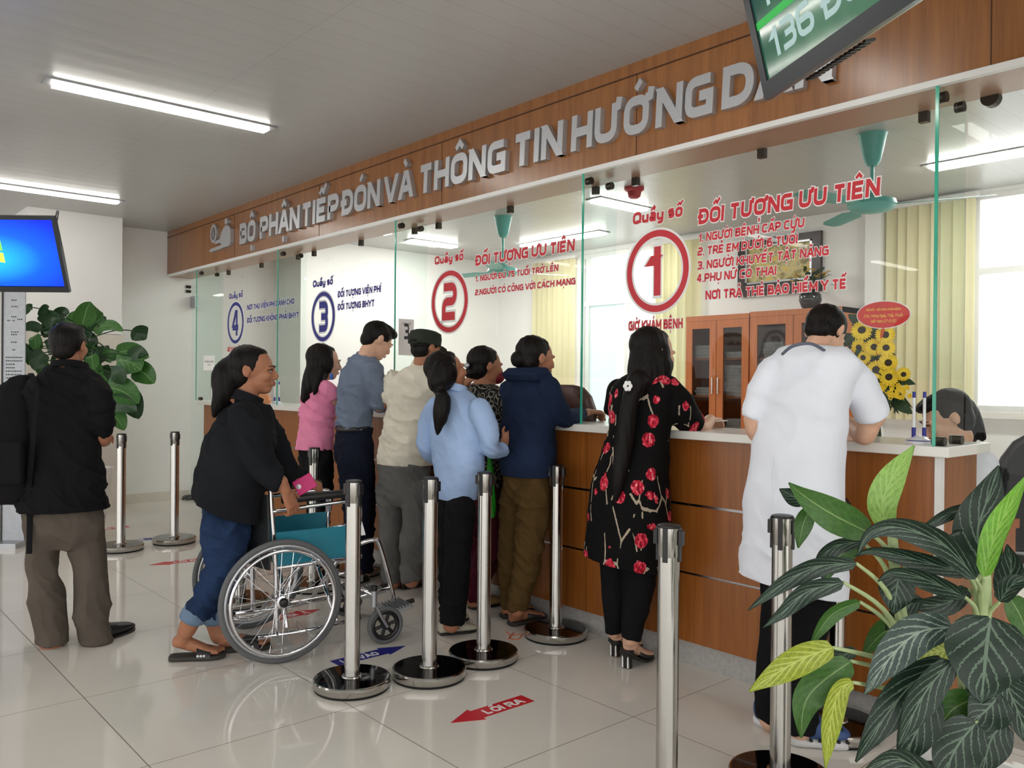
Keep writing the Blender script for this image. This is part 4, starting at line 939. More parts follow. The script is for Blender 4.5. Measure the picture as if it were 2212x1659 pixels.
    MB().tube(spline([wc(s, -.22, .843), wc(s, -.19, .846), wc(s, -.1, .85)], 3), .017, 12).build('push_handle', M_BLACK, WC, smooth=True)
    MB().loft([(wc(s, .02, .752), wr * .024, EZ * .017), (wc(s, .05, .755), wr * .028, EZ * .02), (wc(s, .33, .765), wr * .028, EZ * .02), (wc(s, .36, .764), wr * .024, EZ * .016)], 16, 3).build('armrest_pad', M_BLACK, WC, smooth=True)
    MB().loft([(wc(s, .0, .44), wr * .004, EZ * .001), (wc(s, .0, .6), wr * .004, EZ * .001)], 4) 
    m = MB(); m.prism([wc(s - .004 * sd, -.01, .435), wc(s - .004 * sd, .4, .455), wc(s - .004 * sd, .4, .605), wc(s - .004 * sd, -.01, .6)], (0, 0, 0), wr * sd * .006); bevel(m.build('side_panel', M_TEALV, WC), .003)
    MB().obox(wc(s - sd * .05, .62, .15), wr * .085, wf * .07 + EZ * .012, EZ * .008).build('footplate', M_SATIN, WC); m = MB()
    for k in range(7): m.obox(wc(s - sd * .05, .565 + k * .018, .153 + k * .003), wr * .078, wf * .003, EZ * .009)
    m.build('footplate_ribs', M_SATIN, WC); MB().cyl(wc(s - sd * .05, .69, .165), wc(s - sd * .05, .73, .172), .012).build('footplate_stop', M_BLACK, WC)
    MB().cyl(wc(s, -.1, .11), wc(s, -.16, .11), .015).build('tipper_tip', M_BLACK, WC)
m = MB(); m.tube([wc(.22, .05, .13), wc(-.22, .12, .43)], .011).tube([wc(-.22, .05, .13), wc(.22, .12, .43)], .011).tube([wc(.22, .3, .13), wc(-.22, .3, .43)], .011).tube([wc(-.22, .3, .13), wc(.22, .3, .43)], .011); m.build('cross_brace', M_CHROME, WC, smooth='all')
m = MB(); V = []
for i in range(9):
    u = -1 + i / 4; sag = .05 * (1 - u * u)
    for z in (.42, .5, .6, .7, .78): V.append(wc(u * .225, -.03 - sag - (z - .45) * .04, z))
F = [(i * 5 + j, i * 5 + j + 1, i * 5 + j + 6, i * 5 + j + 5) for i in range(8) for j in range(4)]; V2 = [v - wf * .008 for v in V]
m.add(V + V2, F + [tuple(45 + q for q in f[::-1]) for f in F] + [(j, j + 1, 46 + j, 45 + j) for j in range(4)] + [(40 + j + 1, 40 + j, 85 + j, 86 + j) for j in range(4)] + [(i * 5 + 5, i * 5, 45 + i * 5, 50 + i * 5) for i in range(8)] + [(i * 5 + 4, i * 5 + 9, 54 + i * 5, 49 + i * 5) for i in range(8)]); m.build('back_sling', M_DARKVINYL, WC, smooth=True)
bevel(MB().obox(wc(0, .2, .455), wr * .225, wf * .21, EZ * .012).build('seat', M_TEALV, WC), .006)
m = MB(); m.obox(wc(.243, .4, .585), wr * .001, wf * .028, EZ * .035 - wf * .01); m.build('paper_tag', M_PAPER, WC)
# ------------------------------------------------------------------ leaves
def leaf_mat(name, base, stripe, back=False, K=9.0, wid=.16, mid=None):
    n = NT(name).set(.38, 0, .4); tc = n.n('ShaderNodeTexCoord'); sp = n.n('ShaderNodeSeparateXYZ'); n.l(tc.outputs['UV'], sp.inputs[0])
    a = n.math('ABSOLUTE', n.math('MULTIPLY', n.math('SUBTRACT', sp.outputs[0], .5), 2.0)); wob = n.noise(n.coord('UV', (7, 16, 1)), 2.0, 2)
    s = n.math('ADD', n.math('SUBTRACT', n.math('MULTIPLY', sp.outputs[1], K), n.math('MULTIPLY', n.math('POWER', a, .8), 2.6)), n.math('MULTIPLY', wob, .5))
    d = n.math('ABSOLUTE', n.math('SUBTRACT', n.math('FRACT', s), .5)); b = n.math('LESS_THAN', d, n.math('MULTIPLY', n.math('SUBTRACT', 1.15, a), wid))
    c = n.ramp(n.noise(n.coord('UV', (4, 8, 1)), 2.0), [(.3, tuple(x * .8 for x in lin(base))), (.7, tuple(min(1, x * 1.25) for x in lin(base)))])
    c = n.mix(n.math('MULTIPLY', b, .8), c, lin(stripe))
    c = n.mix(n.math('LESS_THAN', a, .045), c, lin(mid or stripe)); n.l(c, n.b.inputs['Base Color'])
    n.b.inputs['Transmission Weight'].default_value = 0; n.bump(d, .15, .003); MATS[name] = n.m; return n.m
L_DARK = leaf_mat('dark_striped_leaf', (22, 43, 32), (100, 122, 104), K=5.2, wid=.13); L_GREY = leaf_mat('grey_striped_leaf', (52, 70, 64), (140, 156, 142), K=8)
L_BACK = leaf_mat('green_leaf_underside', (58, 98, 38), (66, 108, 46), K=7, wid=.1, mid=(120, 150, 90)); L_PALE = leaf_mat('pale_young_leaf', (136, 176, 88), (160, 196, 112), K=8, wid=.2)
L_YEL = leaf_mat('yellowing_leaf', (134, 148, 40), (178, 190, 92), K=8, wid=.2); L_BRIGHT = leaf_mat('bright_young_leaf', (108, 166, 52), (150, 196, 92), K=8, wid=.2)
M_STALK = plain('pale_leaf_stalk', (172, 190, 138), .5, vary=.1); M_CANE = plain('woody_cane', (66, 62, 38), .8, vary=.3, scale=60); M_SOIL = plain('potting_soil', (44, 34, 26), .95, vary=.4, scale=120)
def leaf(name, rib, hw, mat, parent, roll=0.0, fold=.25, shape=.75, wave=.0, heart=False):
    """a blade along the mid-rib points (3-D); hw = half width in metres; roll turns it about the rib"""
    P = spline(rib, 6); n = len(P) - 1; V, UV = [], []; L = np.cumsum([0] + [np.linalg.norm(P[i + 1] - P[i]) for i in range(n)]); L /= L[-1]; C = 8
    for i in range(n + 1):
        t = nrm(P[min(i + 1, n)] - P[max(i - 1, 0)]); vw = nrm(P[i] - EYE); p = nrm(np.cross(t, vw)); q = nrm(np.cross(p, t)); s = p * math.cos(roll) + q * math.sin(roll); nv = nrm(np.cross(s, t))
        if nv @ vw > 0: nv = -nv
        u = L[i]; w = hw * (((math.sin(math.pi * min(1, .06 + u * .94) ** shape)) ** .85) if not heart else (math.sin(math.pi * (.22 + .78 * u)) ** .6 if u < .999 else 0)) if 0 < i < n else hw * (.03 if not heart else (.6 if i == 0 else .02))
        for j in range(C + 1):
            k = -1 + 2 * j / C; V.append(P[i] + s * w * k + nv * (fold * w * abs(k) ** 1.4 + wave * hw * math.sin(u * 11 + k * 2) * abs(k))); UV.append(((k + 1) / 2, u))
    F = [(i * (C + 1) + j, i * (C + 1) + j + 1, (i + 1) * (C + 1) + j + 1, (i + 1) * (C + 1) + j) for i in range(n) for j in range(C)]
    V = np.array(V); nb = len(V); cen = V.reshape(n + 1, C + 1, 3)
    N = np.zeros_like(cen); N[:, :, :] = np.cross(np.gradient(cen, axis=1), np.gradient(cen, axis=0)); N /= np.maximum(np.linalg.norm(N, axis=2, keepdims=True), 1e-9)
    V2 = (cen + N * .0011).reshape(-1, 3); V = np.vstack([V, V2]); F += [tuple(q + nb for q in f[::-1]) for f in F]
    return obj(name, V, F, mat, parent, True, uv=UV + UV)
PD = 2.12
def lp(pts, dd=0.0): return [at(p[0], p[1], PD + dd + (p[2] if len(p) > 2 else 0)) for p in pts]
pb = on_floor(1106, 830 + 1809 * 1.333 / PD); cpt = at(2090, 1659, PD); plc = np.array([cpt[0], cpt[1], 0.0])
PL = thing('striped_foliage_plant', 'large potted plant with striped dark leaves in the near corner', 'plant', plc)
LV = [ # mid-rib (px), depth shift, half width px, material, roll, fold
 ([(1918, 1142), (1906, 1090), (1930, 1028), (1975, 962)], .05, 33, L_PALE, .25, .15), ([(1880, 1152), (1800, 1112), (1738, 1072), (1704, 1043)], -.05, 36, L_BACK, .1, .12),
 ([(1738, 1086, .03), (1712, 1072, .03), (1684, 1056, .03)], .02, 20, L_DARK, .2, .1), ([(1752, 1098), (1736, 1130), (1724, 1184)], .02, 20, L_BACK, .2, .2),
 ([(2108, 1250), (2040, 1178), (1945, 1140), (1880, 1152), (1852, 1200)], -.12, 27, L_DARK, .3, .3), ([(2090, 1240), (1990, 1212), (1890, 1190), (1846, 1202)], -.05, 21, L_DARK, .4, .3),
 ([(2085, 1290), (2000, 1252), (1930, 1236), (1896, 1256)], -.08, 22, L_DARK, .5, .3), ([(1942, 1240), (1936, 1280), (1930, 1326)], -.04, 36, L_DARK, 0, .1),
 ([(1862, 1170), (1806, 1180), (1772, 1212), (1782, 1260)], -.02, 19, L_DARK, .6, .3), ([(1862, 1178), (1830, 1190), (1800, 1215), (1784, 1258)], .01, 22, L_BACK, .2, .2),
 ([(1850, 1217), (1765, 1225), (1690, 1262), (1616, 1318)], -.1, 20, L_DARK, .3, .25), ([(1822, 1258), (1745, 1278), (1692, 1322), (1648, 1356)], -.12, 20, L_DARK, .3, .3),
 ([(1858, 1300), (1802, 1324), (1766, 1368), (1748, 1404)], -.06, 17, L_BACK, .5, .3), ([(1800, 1399), (1735, 1422), (1662, 1464), (1618, 1494)], -.15, 29, L_YEL, .2, .2),
 ([(1850, 1404), (1795, 1428), (1740, 1458)], -.05, 18, L_GREY, .4, .2), ([(1838, 1428), (1770, 1478), (1738, 1522), (1730, 1594)], -.12, 34, L_BACK, .2, .25),
 ([(1842, 1474), (1815, 1490), (1796, 1550), (1783, 1660)], -.16, 22, L_YEL, .4, .3), ([(2058, 1354), (1985, 1366), (1925, 1418), (1868, 1500)], -.16, 38, L_GREY, .2, .15),
 ([(2140, 1332), (2132, 1390), (2126, 1455), (2120, 1518)], -.24, 72, L_DARK, .05, .15), ([(2046, 1430), (1970, 1478), (1900, 1565), (1848, 1646)], -.16, 36, L_DARK, .3, .2),
 ([(2056, 1428), (2004, 1488), (1964, 1560), (1940, 1612)], -.2, 32, L_DARK, .5, .25), ([(2014, 1500), (1985, 1570), (1940, 1662)], -.12, 38, L_DARK, .2, .2),
 ([(2060, 1400), (2005, 1412), (1955, 1424)], .02, 32, L_YEL, .1, .15), ([(2128, 1240), (2112, 1150), (2138, 1066), (2158, 1006)], -.02, 48, L_DARK, .15, .2),
 ([(2126, 1246), (2148, 1160), (2182, 1092), (2222, 1022)], -.12, 24, L_BRIGHT, .4, .3), ([(2166, 1290), (2184, 1230), (2176, 1176)], .06, 30, L_DARK, .2, .2),
 ([(2160, 1300), (2188, 1262), (2230, 1250)], -.04, 22, L_DARK, .4, .25), ([(2180, 1290), (2204, 1330), (2222, 1380)], -.02, 28, L_BACK, .3, .2),
 ([(2160, 1500), (2130, 1535), (2090, 1566)], -.1, 44, L_DARK, .2, .2), ([(2110, 1560), (2066, 1615), (2030, 1700)], -.14, 46, L_DARK, .2, .2),
 ([(2104, 1508), (2052, 1538), (2016, 1600)], -.05, 36, L_BACK, .2, .2), ([(2092, 1272), (2036, 1306), (1955, 1302)], .02, 26, L_DARK, .4, .2),
 ([(2030, 1690), (1940, 1640), (1862, 1668)], -.2, 26, L_DARK, .4, .3), ([(2112, 1095), (2058, 1106), (1996, 1140), (1972, 1152)], .03, 15, L_DARK, .5, .3),
 ([(2110, 1158), (2072, 1150), (2040, 1166)], .0, 6, L_DARK, .5, .3), ([(2170, 1470), (2200, 1540), (2222, 1610)], -.1, 34, L_DARK, .3, .2), ([(1990, 1290), (1935, 1330), (1912, 1362)], .02, 24, L_DARK, .5, .2),
 ([(1985, 1345), (1910, 1366), (1862, 1420)], .08, 30, L_BACK, .2, .2), ([(2150, 1440), (2185, 1490), (2200, 1560)], 0, 40, L_DARK, .2, .2), ([(2098, 1480), (2094, 1540), (2070, 1600)], -.02, 36, L_DARK, .3, .2), ([(2170, 1560), (2140, 1600), (2120, 1680)], -.08, 40, L_DARK, .3, .2)]
STEM = {0: (1928, 1300), 1: (1935, 1250), 10: (1960, 1380), 11: (1975, 1420), 12: (1970, 1440), 13: (1985, 1470), 15: (1990, 1490), 16: (1995, 1520), 17: (2100, 1420), 18: (2108, 1420), 19: (2080, 1500), 22: (2095, 1450), 23: (2122, 1330), 24: (2120, 1340), 4: (2116, 1340), 5: (2110, 1340), 6: (2112, 1360), 26: (2122, 1380), 8: (1945, 1330), 33: (2120, 1180), 7: (1955, 1230), 31: (2110, 1330), 29: (2100, 1600), 28: (2150, 1560), 37: (1990, 1400)}
for k, (rib, dd, hw, m_, roll, fold) in enumerate(LV):
    lf = leaf('leaf', lp(rib, dd), hw * PD / FOC, m_, PL, roll, fold, wave=.06)
    if k in STEM:
        r0 = rib[0]; e = STEM[k]; mid = ((r0[0] * .5 + e[0] * .5) + (8 if e[0] > r0[0] else -6), min(r0[1], e[1]) + abs(e[1] - r0[1]) * .35)
        b = spline([at(*r0[:2], PD + dd), at(*mid, PD + dd * .4), at(*e, PD)], 5); mm = MB(); mm.tube(b, list(np.linspace(.004, .009, len(b))), 8); mm.build('leaf_stalk', M_STALK, lf, smooth='all')
mm = MB(); b = spline([at(2122, 1235, PD), at(2122, 1330, PD), at(2112, 1440, PD), at(2108, 1520, PD)], 5); mm.tube(b, list(np.linspace(.02, .026, len(b))), 12); b = spline([at(1928, 1160, PD), at(1940, 1290, PD), at(1970, 1420, PD), at(2040, 1560, PD)], 5); mm.tube(b, list(np.linspace(.012, .02, len(b))), 10); mm.build('stem', M_STALK, PL, smooth='all')
mm = MB(); mm.tube(spline([at(2108, 1515, PD), at(2106, 1600, PD), plc + EZ * .3], 4), .02, 10).tube(spline([at(2040, 1555, PD), at(2070, 1640, PD), plc + EZ * .3 + EX * .04], 4), .017, 10); mm.build('cane', M_CANE, PL, smooth='all')
MB().lathe(plc, [(.13, 0), (.14, .01), (.19, .3), (.195, .33), (.175, .33), (.17, .3), (0, .3)], 36).build('pot', plain('white_glazed_pot', (226, 226, 222), .2), PL, smooth=True)
MB().lathe(plc, [(.168, .29), (.168, .305), (0, .312)], 24).build('soil', M_SOIL, PL)
# trailing plant on a moss pole by the pillar
QD = 6.9; qb = on_floor(192, 812 + 1809 * 1.333 / QD)
QP = thing('trailing_plant', 'tall potted climber with big glossy green leaves by the pillar', 'plant', qb)
MB().lathe(qb, [(.1, 0), (.11, .02), (.17, .5), (.185, .58), (.165, .58), (.15, .5), (0, .5)], 32).build('pot', MATS['white_glazed_pot'], QP, smooth=True)
MB().lathe(qb, [(.152, .48), (.15, .52), (0, .53)], 24).build('soil', M_SOIL, QP)
MB().cyl(qb + EZ * .5, qb + EZ * 1.2, .03).build('moss_pole', M_CANE, QP, smooth=True)
L_POTHOS = leaf_mat('glossy_climber_leaf', (58, 104, 46), (70, 116, 56), K=5, wid=.12, mid=(112, 150, 92)); L_VARI = leaf_mat('variegated_climber_leaf', (66, 112, 54), (104, 146, 88), K=4, wid=.14)
L_DEEP = leaf_mat('deep_green_climber_leaf', (34, 66, 34), (44, 78, 42), K=5, wid=.1)
PLV = [((178, 702), (196, 652), 20, L_POTHOS), ((212, 668), (196, 700), 17, L_POTHOS), ((120, 692), (150, 676), 14, L_DEEP), ((92, 700), (130, 692), 17, L_DEEP), ((150, 702), (178, 680), 12, L_VARI), ((88, 712), (48, 712), 10, L_DEEP), ((88, 682), (106, 662), 8, L_DEEP), ((70, 664), (54, 680), 7, L_DEEP),
 ((200, 716), (230, 694), 16, L_VARI), ((215, 706), (266, 716), 11, L_VARI), ((258, 760), (322, 772), 18, L_POTHOS), ((252, 778), (306, 800), 32, L_VARI), ((286, 798), (334, 828), 22, L_POTHOS), ((230, 772), (246, 780), 14, L_POTHOS), ((240, 806), (268, 830), 16, L_DEEP), ((232, 836), (300, 872), 26, L_POTHOS), ((258, 838), (300, 905), 24, L_DEEP), ((236, 870), (296, 888), 18, L_DEEP), ((232, 886), (268, 930), 18, L_POTHOS),
 ((74, 726), (78, 758), 11, L_POTHOS), ((92, 740), (66, 764), 13, L_POTHOS), ((66, 752), (50, 778), 13, L_DEEP), ((84, 770), (60, 788), 15, L_POTHOS), ((96, 762), (74, 800), 16, L_DEEP), ((100, 780), (86, 812), 15, L_POTHOS), ((196, 768), (202, 800), 12, L_POTHOS), ((196, 790), (216, 822), 13, L_POTHOS), ((220, 790), (224, 830), 15, L_DEEP), ((206, 816), (226, 852), 14, L_POTHOS), ((280, 770), (318, 766), 12, L_DEEP)]
rng = random.Random(11)
for i in range(40):
    c = (rng.gauss(165, 62), rng.uniform(695, 900)); a = rng.uniform(0, 6.28); PLV.append((c, (c[0] + 34 * math.cos(a), c[1] + 10 + 26 * abs(math.sin(a))), rng.uniform(11, 18), rng.choice([L_POTHOS, L_DEEP, L_DEEP]), .22))
for q in PLV:
    a, b, hw, m_ = q[:4]; dz = q[4] if len(q) > 4 else rng.uniform(-.15, .1); A, B = at(*a, QD + dz), at(*b, QD + dz - .05); Mi = (A + B) / 2 + EZ * .03
    lf = leaf('leaf', [A, Mi, B], hw * QD / FOC * 1.12, m_, QP, rng.uniform(-.4, .4), .18, heart=True, wave=.05)
    mm = MB(); st = qb + EZ * min(1.7, max(.6, A[2] - .05)) ; mm.tube(spline([st, (st + A) / 2 + EZ * .05, A], 4), .005, 6); mm.build('leaf_stalk', M_STALK if False else L_DEEP, lf)
# ------------------------------------------------------------------ screens
def tv_frame(lab, org, u, v, W, H, bz, dep, name='tv_screen'):
    """org = lower corner, u along, v up the screen; returns thing and outward normal"""
    n_ = nrm(np.cross(u, v)); t = thing(name, lab, 'screen', org); c = org + u * W / 2 + v * H / 2
    m = MB(); o0 = org; P = lambda a, b, d: org + u * a + v * b + n_ * d
    for a0, b0, a1, b1 in ((0, 0, W, bz * 1.5), (0, H - bz, W, H), (0, bz * 1.5, bz, H - bz), (W - bz, bz * 1.5, W, H - bz)):
        m.obox(P((a0 + a1) / 2, (b0 + b1) / 2, -.012), u * (a1 - a0) / 2, v * (b1 - b0) / 2, n_ * .012)
    m.build('bezel', plain('screen_bezel', (38, 42, 48), .3), t); m = MB()
    m.loft([(P(W / 2, H / 2, -.024), u * W * .495, v * H * .49), (P(W / 2, H / 2, -.045), u * W * .49, v * H * .48), (P(W / 2, H / 2, -dep), u * W * .4, v * H * .41)], 36, 7); m.build('back_shell', plain('screen_shell', (92, 94, 92), .35), t)
    return t, n_, P
TR = M_BLACK
# screen hanging near the camera, showing queue numbers
vp = ROT @ _dir(753, 840); vp[2] = 0; vp = nrm(vp); B0 = at(1652, 218, 2.7); u_ = -vp; nh = np.array([u_[1], -u_[0], 0.0])
if nh @ CAM_R > 0: nh = -nh
tl = math.radians(14); nn = nh * math.cos(tl) - EZ * math.sin(tl); v_ = nrm(np.cross(nn, u_)); v_ = v_ if v_[2] > 0 else -v_
if np.cross(u_, v_) @ nn < 0: u0 = -1
W_, H_ = .98, .58
t, n_, P = tv_frame('dark framed television showing green queue numbers, hung from the ceiling', B0, u_, v_, W_, H_, .035, .13)
sg = 1 if n_ @ nn > 0 else -1
def Q(a, b, d=0): return B0 + u_ * a + v_ * b + nn * d
if sg < 0:
    for ch in list(t.children): bpy.data.objects.remove(ch)
    bpy.data.objects.remove(t)
    B1 = B0 + u_ * W_; t, n_, P = tv_frame('dark framed television showing green queue numbers, hung from the ceiling', B1, -u_, v_, W_, H_, .035, .13)
n4 = NT('queue_display'); v = n4.coord('Object', (1, 1, 1)); c = n4.ramp(n4.noise(v, 2.4, 3), [(.35, lin((24, 58, 56))), (.5, lin((38, 84, 64))), (.62, lin((66, 106, 84)))])
n4.l(c, n4.b.inputs['Base Color']); n4.l(c, n4.b.inputs['Emission Color']); n4.b.inputs['Emission Strength'].default_value = .25; n4.set(.08, 0, .5)
MB().obox(Q(W_ / 2, H_ / 2 + .01, -.008), u_ * (W_ / 2 - .034), v_ * (H_ / 2 - .043), nn * .002).build('display', n4.m, t)
m = MB(); write(m, '135 Đang', Q(.09, .255, -.0058), .62, .09, u_, v_, nn, .0003, .2); m.build('display_text', emit('display_letters', (150, 176, 176), .25), t); m = MB(); write(m, '136 Đang', Q(.09, .1, -.0058), .62, .09, u_, v_, nn, .0003, .2); m.build('display_text', emit('display_letters', (150, 176, 176), .25), t)
m = MB(); m.obox(Q(W_ / 2 - .04, .222, -.0056), u_ * .42, v_ * .012, nn * .0002); m.build('display_line', emit('display_green', (40, 150, 64), .3), t)
m = MB()
for k in range(14): m.obox(Q(.18 + k * .022, .0, -.06), u_ * .006, v_ * .004, nn * .016)
m.build('vent_grille', M_BLACK, t); MB().obox(Q(W_ / 2, .006, -.03), u_ * W_ * .49, v_ * .004, nn * .004).build('trim_line', M_SATIN, t)
hc = Q(W_ / 2, H_ * .6, -.13); m = MB(); m.cyl(hc, hc - nn * .06, .03).tube([hc - nn * .06, np.array([*(hc - nn * .06)[:2], CEIL])], .022); m.lathe(np.array([*(hc - nn * .06)[:2], CEIL - .02]), [(.07, 0), (.07, .02)], 20); m.build('ceiling_bracket', M_BLACK, t)
# screen at the end of the hall with a blue desktop
D2 = 5.0; br = at(150, 632, D2); tlt = math.radians(22); m2 = -CAM_F; n2 = nrm(m2 * math.cos(tlt) - EZ * math.sin(tlt)); u2 = -CAM_R; v2 = nrm(np.cross(CAM_R, m2)); v2 = nrm(EZ * math.cos(tlt) + m2 * math.sin(tlt)); W2, H2 = .86, .455
B2 = br - CAM_R * W2; t, n_, P = tv_frame('black framed television with a bright blue desktop picture', B2, CAM_R, v2, W2, H2, .022, .08)
def Q2(a, b, d=0): return B2 + CAM_R * a + v2 * b + n_ * d
n5 = NT('blue_desktop'); tc = n5.n('ShaderNodeTexCoord'); mp = n5.n('ShaderNodeMapping'); n5.l(tc.outputs['UV'], mp.inputs[0]); g = n5.n('ShaderNodeTexGradient', gradient_type='SPHERICAL'); mp.inputs['Location'].default_value = (-.5, -.42, 0); n5.l(mp.outputs[0], g.inputs[0])
c = n5.ramp(g.outputs['Fac'], [(.3, lin((4, 30, 226))), (.62, lin((10, 90, 248))), (.95, lin((40, 190, 255)))]); n5.l(c, n5.b.inputs['Emission Color']); n5.b.inputs['Base Color'].default_value = (0, .02, .1, 1); n5.b.inputs['Emission Strength'].default_value = .75; n5.set(.2, 0, .3)
V = [Q2(.022, .036, -.006), Q2(W2 - .022, .036, -.006), Q2(W2 - .022, H2 - .022, -.006), Q2(.022, H2 - .022, -.006)]; V += [p - n_ * .004 for p in V]
obj('display', V, [(0, 1, 2, 3), (7, 6, 5, 4), (0, 4, 5, 1), (1, 5, 6, 2), (2, 6, 7, 3), (3, 7, 4, 0)], n5.m, t, uv=[(0, 0), (1, 0), (1, 1), (0, 1)] * 2)
for k, (a, b, cc) in enumerate([(-.062, .006, (226, 84, 40)), (.004, .006, (110, 196, 60)), (-.062, -.066, (60, 140, 230)), (.004, -.066, (240, 206, 60))]):
    o = Q2(W2 * .522, H2 * .53, -.0055); pts = [(0, 0), (.03, .008), (.06, .002), (.06, .06), (.03, .066), (0, .058)]
    MB().prism([o + CAM_R * (a + x) + v2 * (b + y) for x, y in pts], (0, 0, 0), n_ * .0006).build('desktop_mark', emit('mark_%d' % k, cc, .8), t)
hc = Q2(W2 * .38, H2 * .6, -.08); m = MB(); m.tube([hc, hc - n_ * .05, np.array([*(hc - n_ * .05)[:2], CEIL])], .022); m.build('ceiling_bracket', M_BLACK, t)
m = MB(); DC = 7.2; m.tube(spline([at(124, 453, DC), at(117, 485, DC), at(121, 505, DC), at(132, 525, DC), at(127, 545, DC)], 5), .006, 6).tube(spline([at(127, 454, DC), at(123, 480, DC), at(119, 510, DC), at(118, 535, DC)], 5), .005, 6); m.build('power_cable', M_BLACK, t, smooth='all')
# standing banner at the edge
bn = thing('standing_banner', 'tall pale notice banner with rows of print under the blue screen', 'banner', at(25, 1080, 6.6) * np.array([1, 1, 0])); bo = at(6, 1085, 6.6); bo[2] = 0; bu = CAM_R
def bq(a, z, d=0): return bo + bu * a + EZ * z - CAM_F * d
MB().obox(bq(.085, 1.0, 0), bu * .085, EZ * 1.0, CAM_F * .006).build('panel', plain('banner_grey', (196, 200, 208), .6), bn)
MB().obox(bq(-.006, 1.0, 0), bu * .006, EZ * 1.0, CAM_F * .012).build('edge_pole', M_BLACK, bn); MB().obox(bq(.09, .02, 0), bu * .1, EZ * .02, CAM_F * .15).build('foot', M_SATIN, bn)
m = MB(); rng = random.Random(2)
for z, a, b in [(1.93, .06, .11), (1.88, .06, .11), (1.8, .06, .1), (1.77, .03, .05), (1.77, .07, .09), (1.78, .11, .14), (1.68, .06, .11), (1.66, .06, .11), (1.6, .06, .11), (1.54, .07, .1)] + [(1.48 - k * .027, .02, rng.uniform(.09, .155)) for k in range(16)]:
    x = a
    while x < b - .004:
        w = rng.uniform(.006, .016); m.obox(bq(x + w / 2, z, .0065), bu * w * .42, EZ * .005, CAM_F * .0003); x += w + .003
m.build('printing', M_INK, bn)
# things on the worktop
def pens(lab, x, y, z=SZ1):
    t = thing('pen_stand', lab, 'pen stand', (x, y, z), 'pen stands on the worktop'); c = np.array([x, y, z])
    MB().lathe(c, [(.05, 0), (.05, .008), (.045, .012), (.02, .03), (.0, .032)], 24).build('base', plain('white_plastic', (232, 232, 236), .3), t, smooth=True); MB().lathe(c + EZ * .0115, [(.046, 0), (.044, .003)], 24).build('base_ring', M_BLUEVINYL, t)
    for q in (-.02, .02):
        o = c + CAM_R * q + EZ * .02; p = MB().cyl(o, o + EZ * .155, .0055).build('pen', MATS['white_plastic'], t); MB().cyl(o, o + EZ * .042, .0075).build('pen_socket', M_BLUEVINYL, p); MB().cyl(o + EZ * .155, o + EZ * .178, .006).build('pen_cap', M_BLUEVINYL, p)
p_ = on_y(1980, 950, 3.25); pens('blue and white pen stand with two upright pens near the bright green glass edge', p_[0], 3.27); p_ = on_y(598, 872, 3.3); pens('small pen stand with two upright pens under number 4', p_[0], 3.3)
hb = on_y(1228, 905, 3.49); h = thing('handbag', 'brown leather handbag lying on the worktop beyond the navy sleeve', 'bag', (hb[0], 3.5, SZ1)); m = MB()
hx = hb[0]; m.loft([(np.array([hx, 3.5, SZ1]), EX * .2, EY * .055), (np.array([hx, 3.5, SZ1 + .05]), EX * .205, EY * .065), (np.array([hx, 3.5, SZ1 + .14]), EX * .165, EY * .05), (np.array([hx - .01, 3.5, SZ1 + .19]), EX * .12, EY * .03), (np.array([hx - .02, 3.5, SZ1 + .205]), EX * .07, EY * .02)], 32, 2.6); m.build('body', M_LEATHER, h, smooth=True)
MB().tube(spline([np.array([hx + .09, 3.44, SZ1 + .17]), np.array([hx + .13, 3.435, SZ1 + .12]), np.array([hx + .17, 3.43, SZ1 + .04])], 4), .008, 8).build('strap', M_LEATHER, h, smooth=True)

tp = on_y(566, 862, 3.3); t = thing('pouch', 'tan rounded pouch on the worktop under number 4', 'pouch', (tp[0], 3.3, SZ1)); m = MB(); c = np.array([tp[0], 3.3, SZ1]); m.loft([(c, EX * .12, EY * .05), (c + EZ * .03, EX * .13, EY * .06), (c + EZ * .075, EX * .11, EY * .05), (c + EZ * .095, EX * .06, EY * .025)], 24, 2.5); m.build('pouch_body', plain('tan_leather', (206, 140, 92), .5), t, smooth=True)
tp = on_floor(412, 1078); m = MB(); rng = random.Random(4)
for k in range(9): a = rng.uniform(0, 3.1); d = np.array([math.cos(a), math.sin(a), 0]); c = tp + np.array([rng.uniform(-.1, .1), rng.uniform(-.06, .06), .012]); m.tube(spline([c - d * .14, c + EZ * .02, c + d * .13], 4), [.008, .012, .016, .018, .018, .016, .014, .012, .008], 8)
V, F, N = fuse(m, .007, 2); tag(obj('floor_rag', folds(V, N, .005, (20, 20, 20), 1), F, plain('dark_grey_rag', (84, 84, 84), .95), None, True), 'crumpled dark grey rag on the floor at the end wall', 'rag')
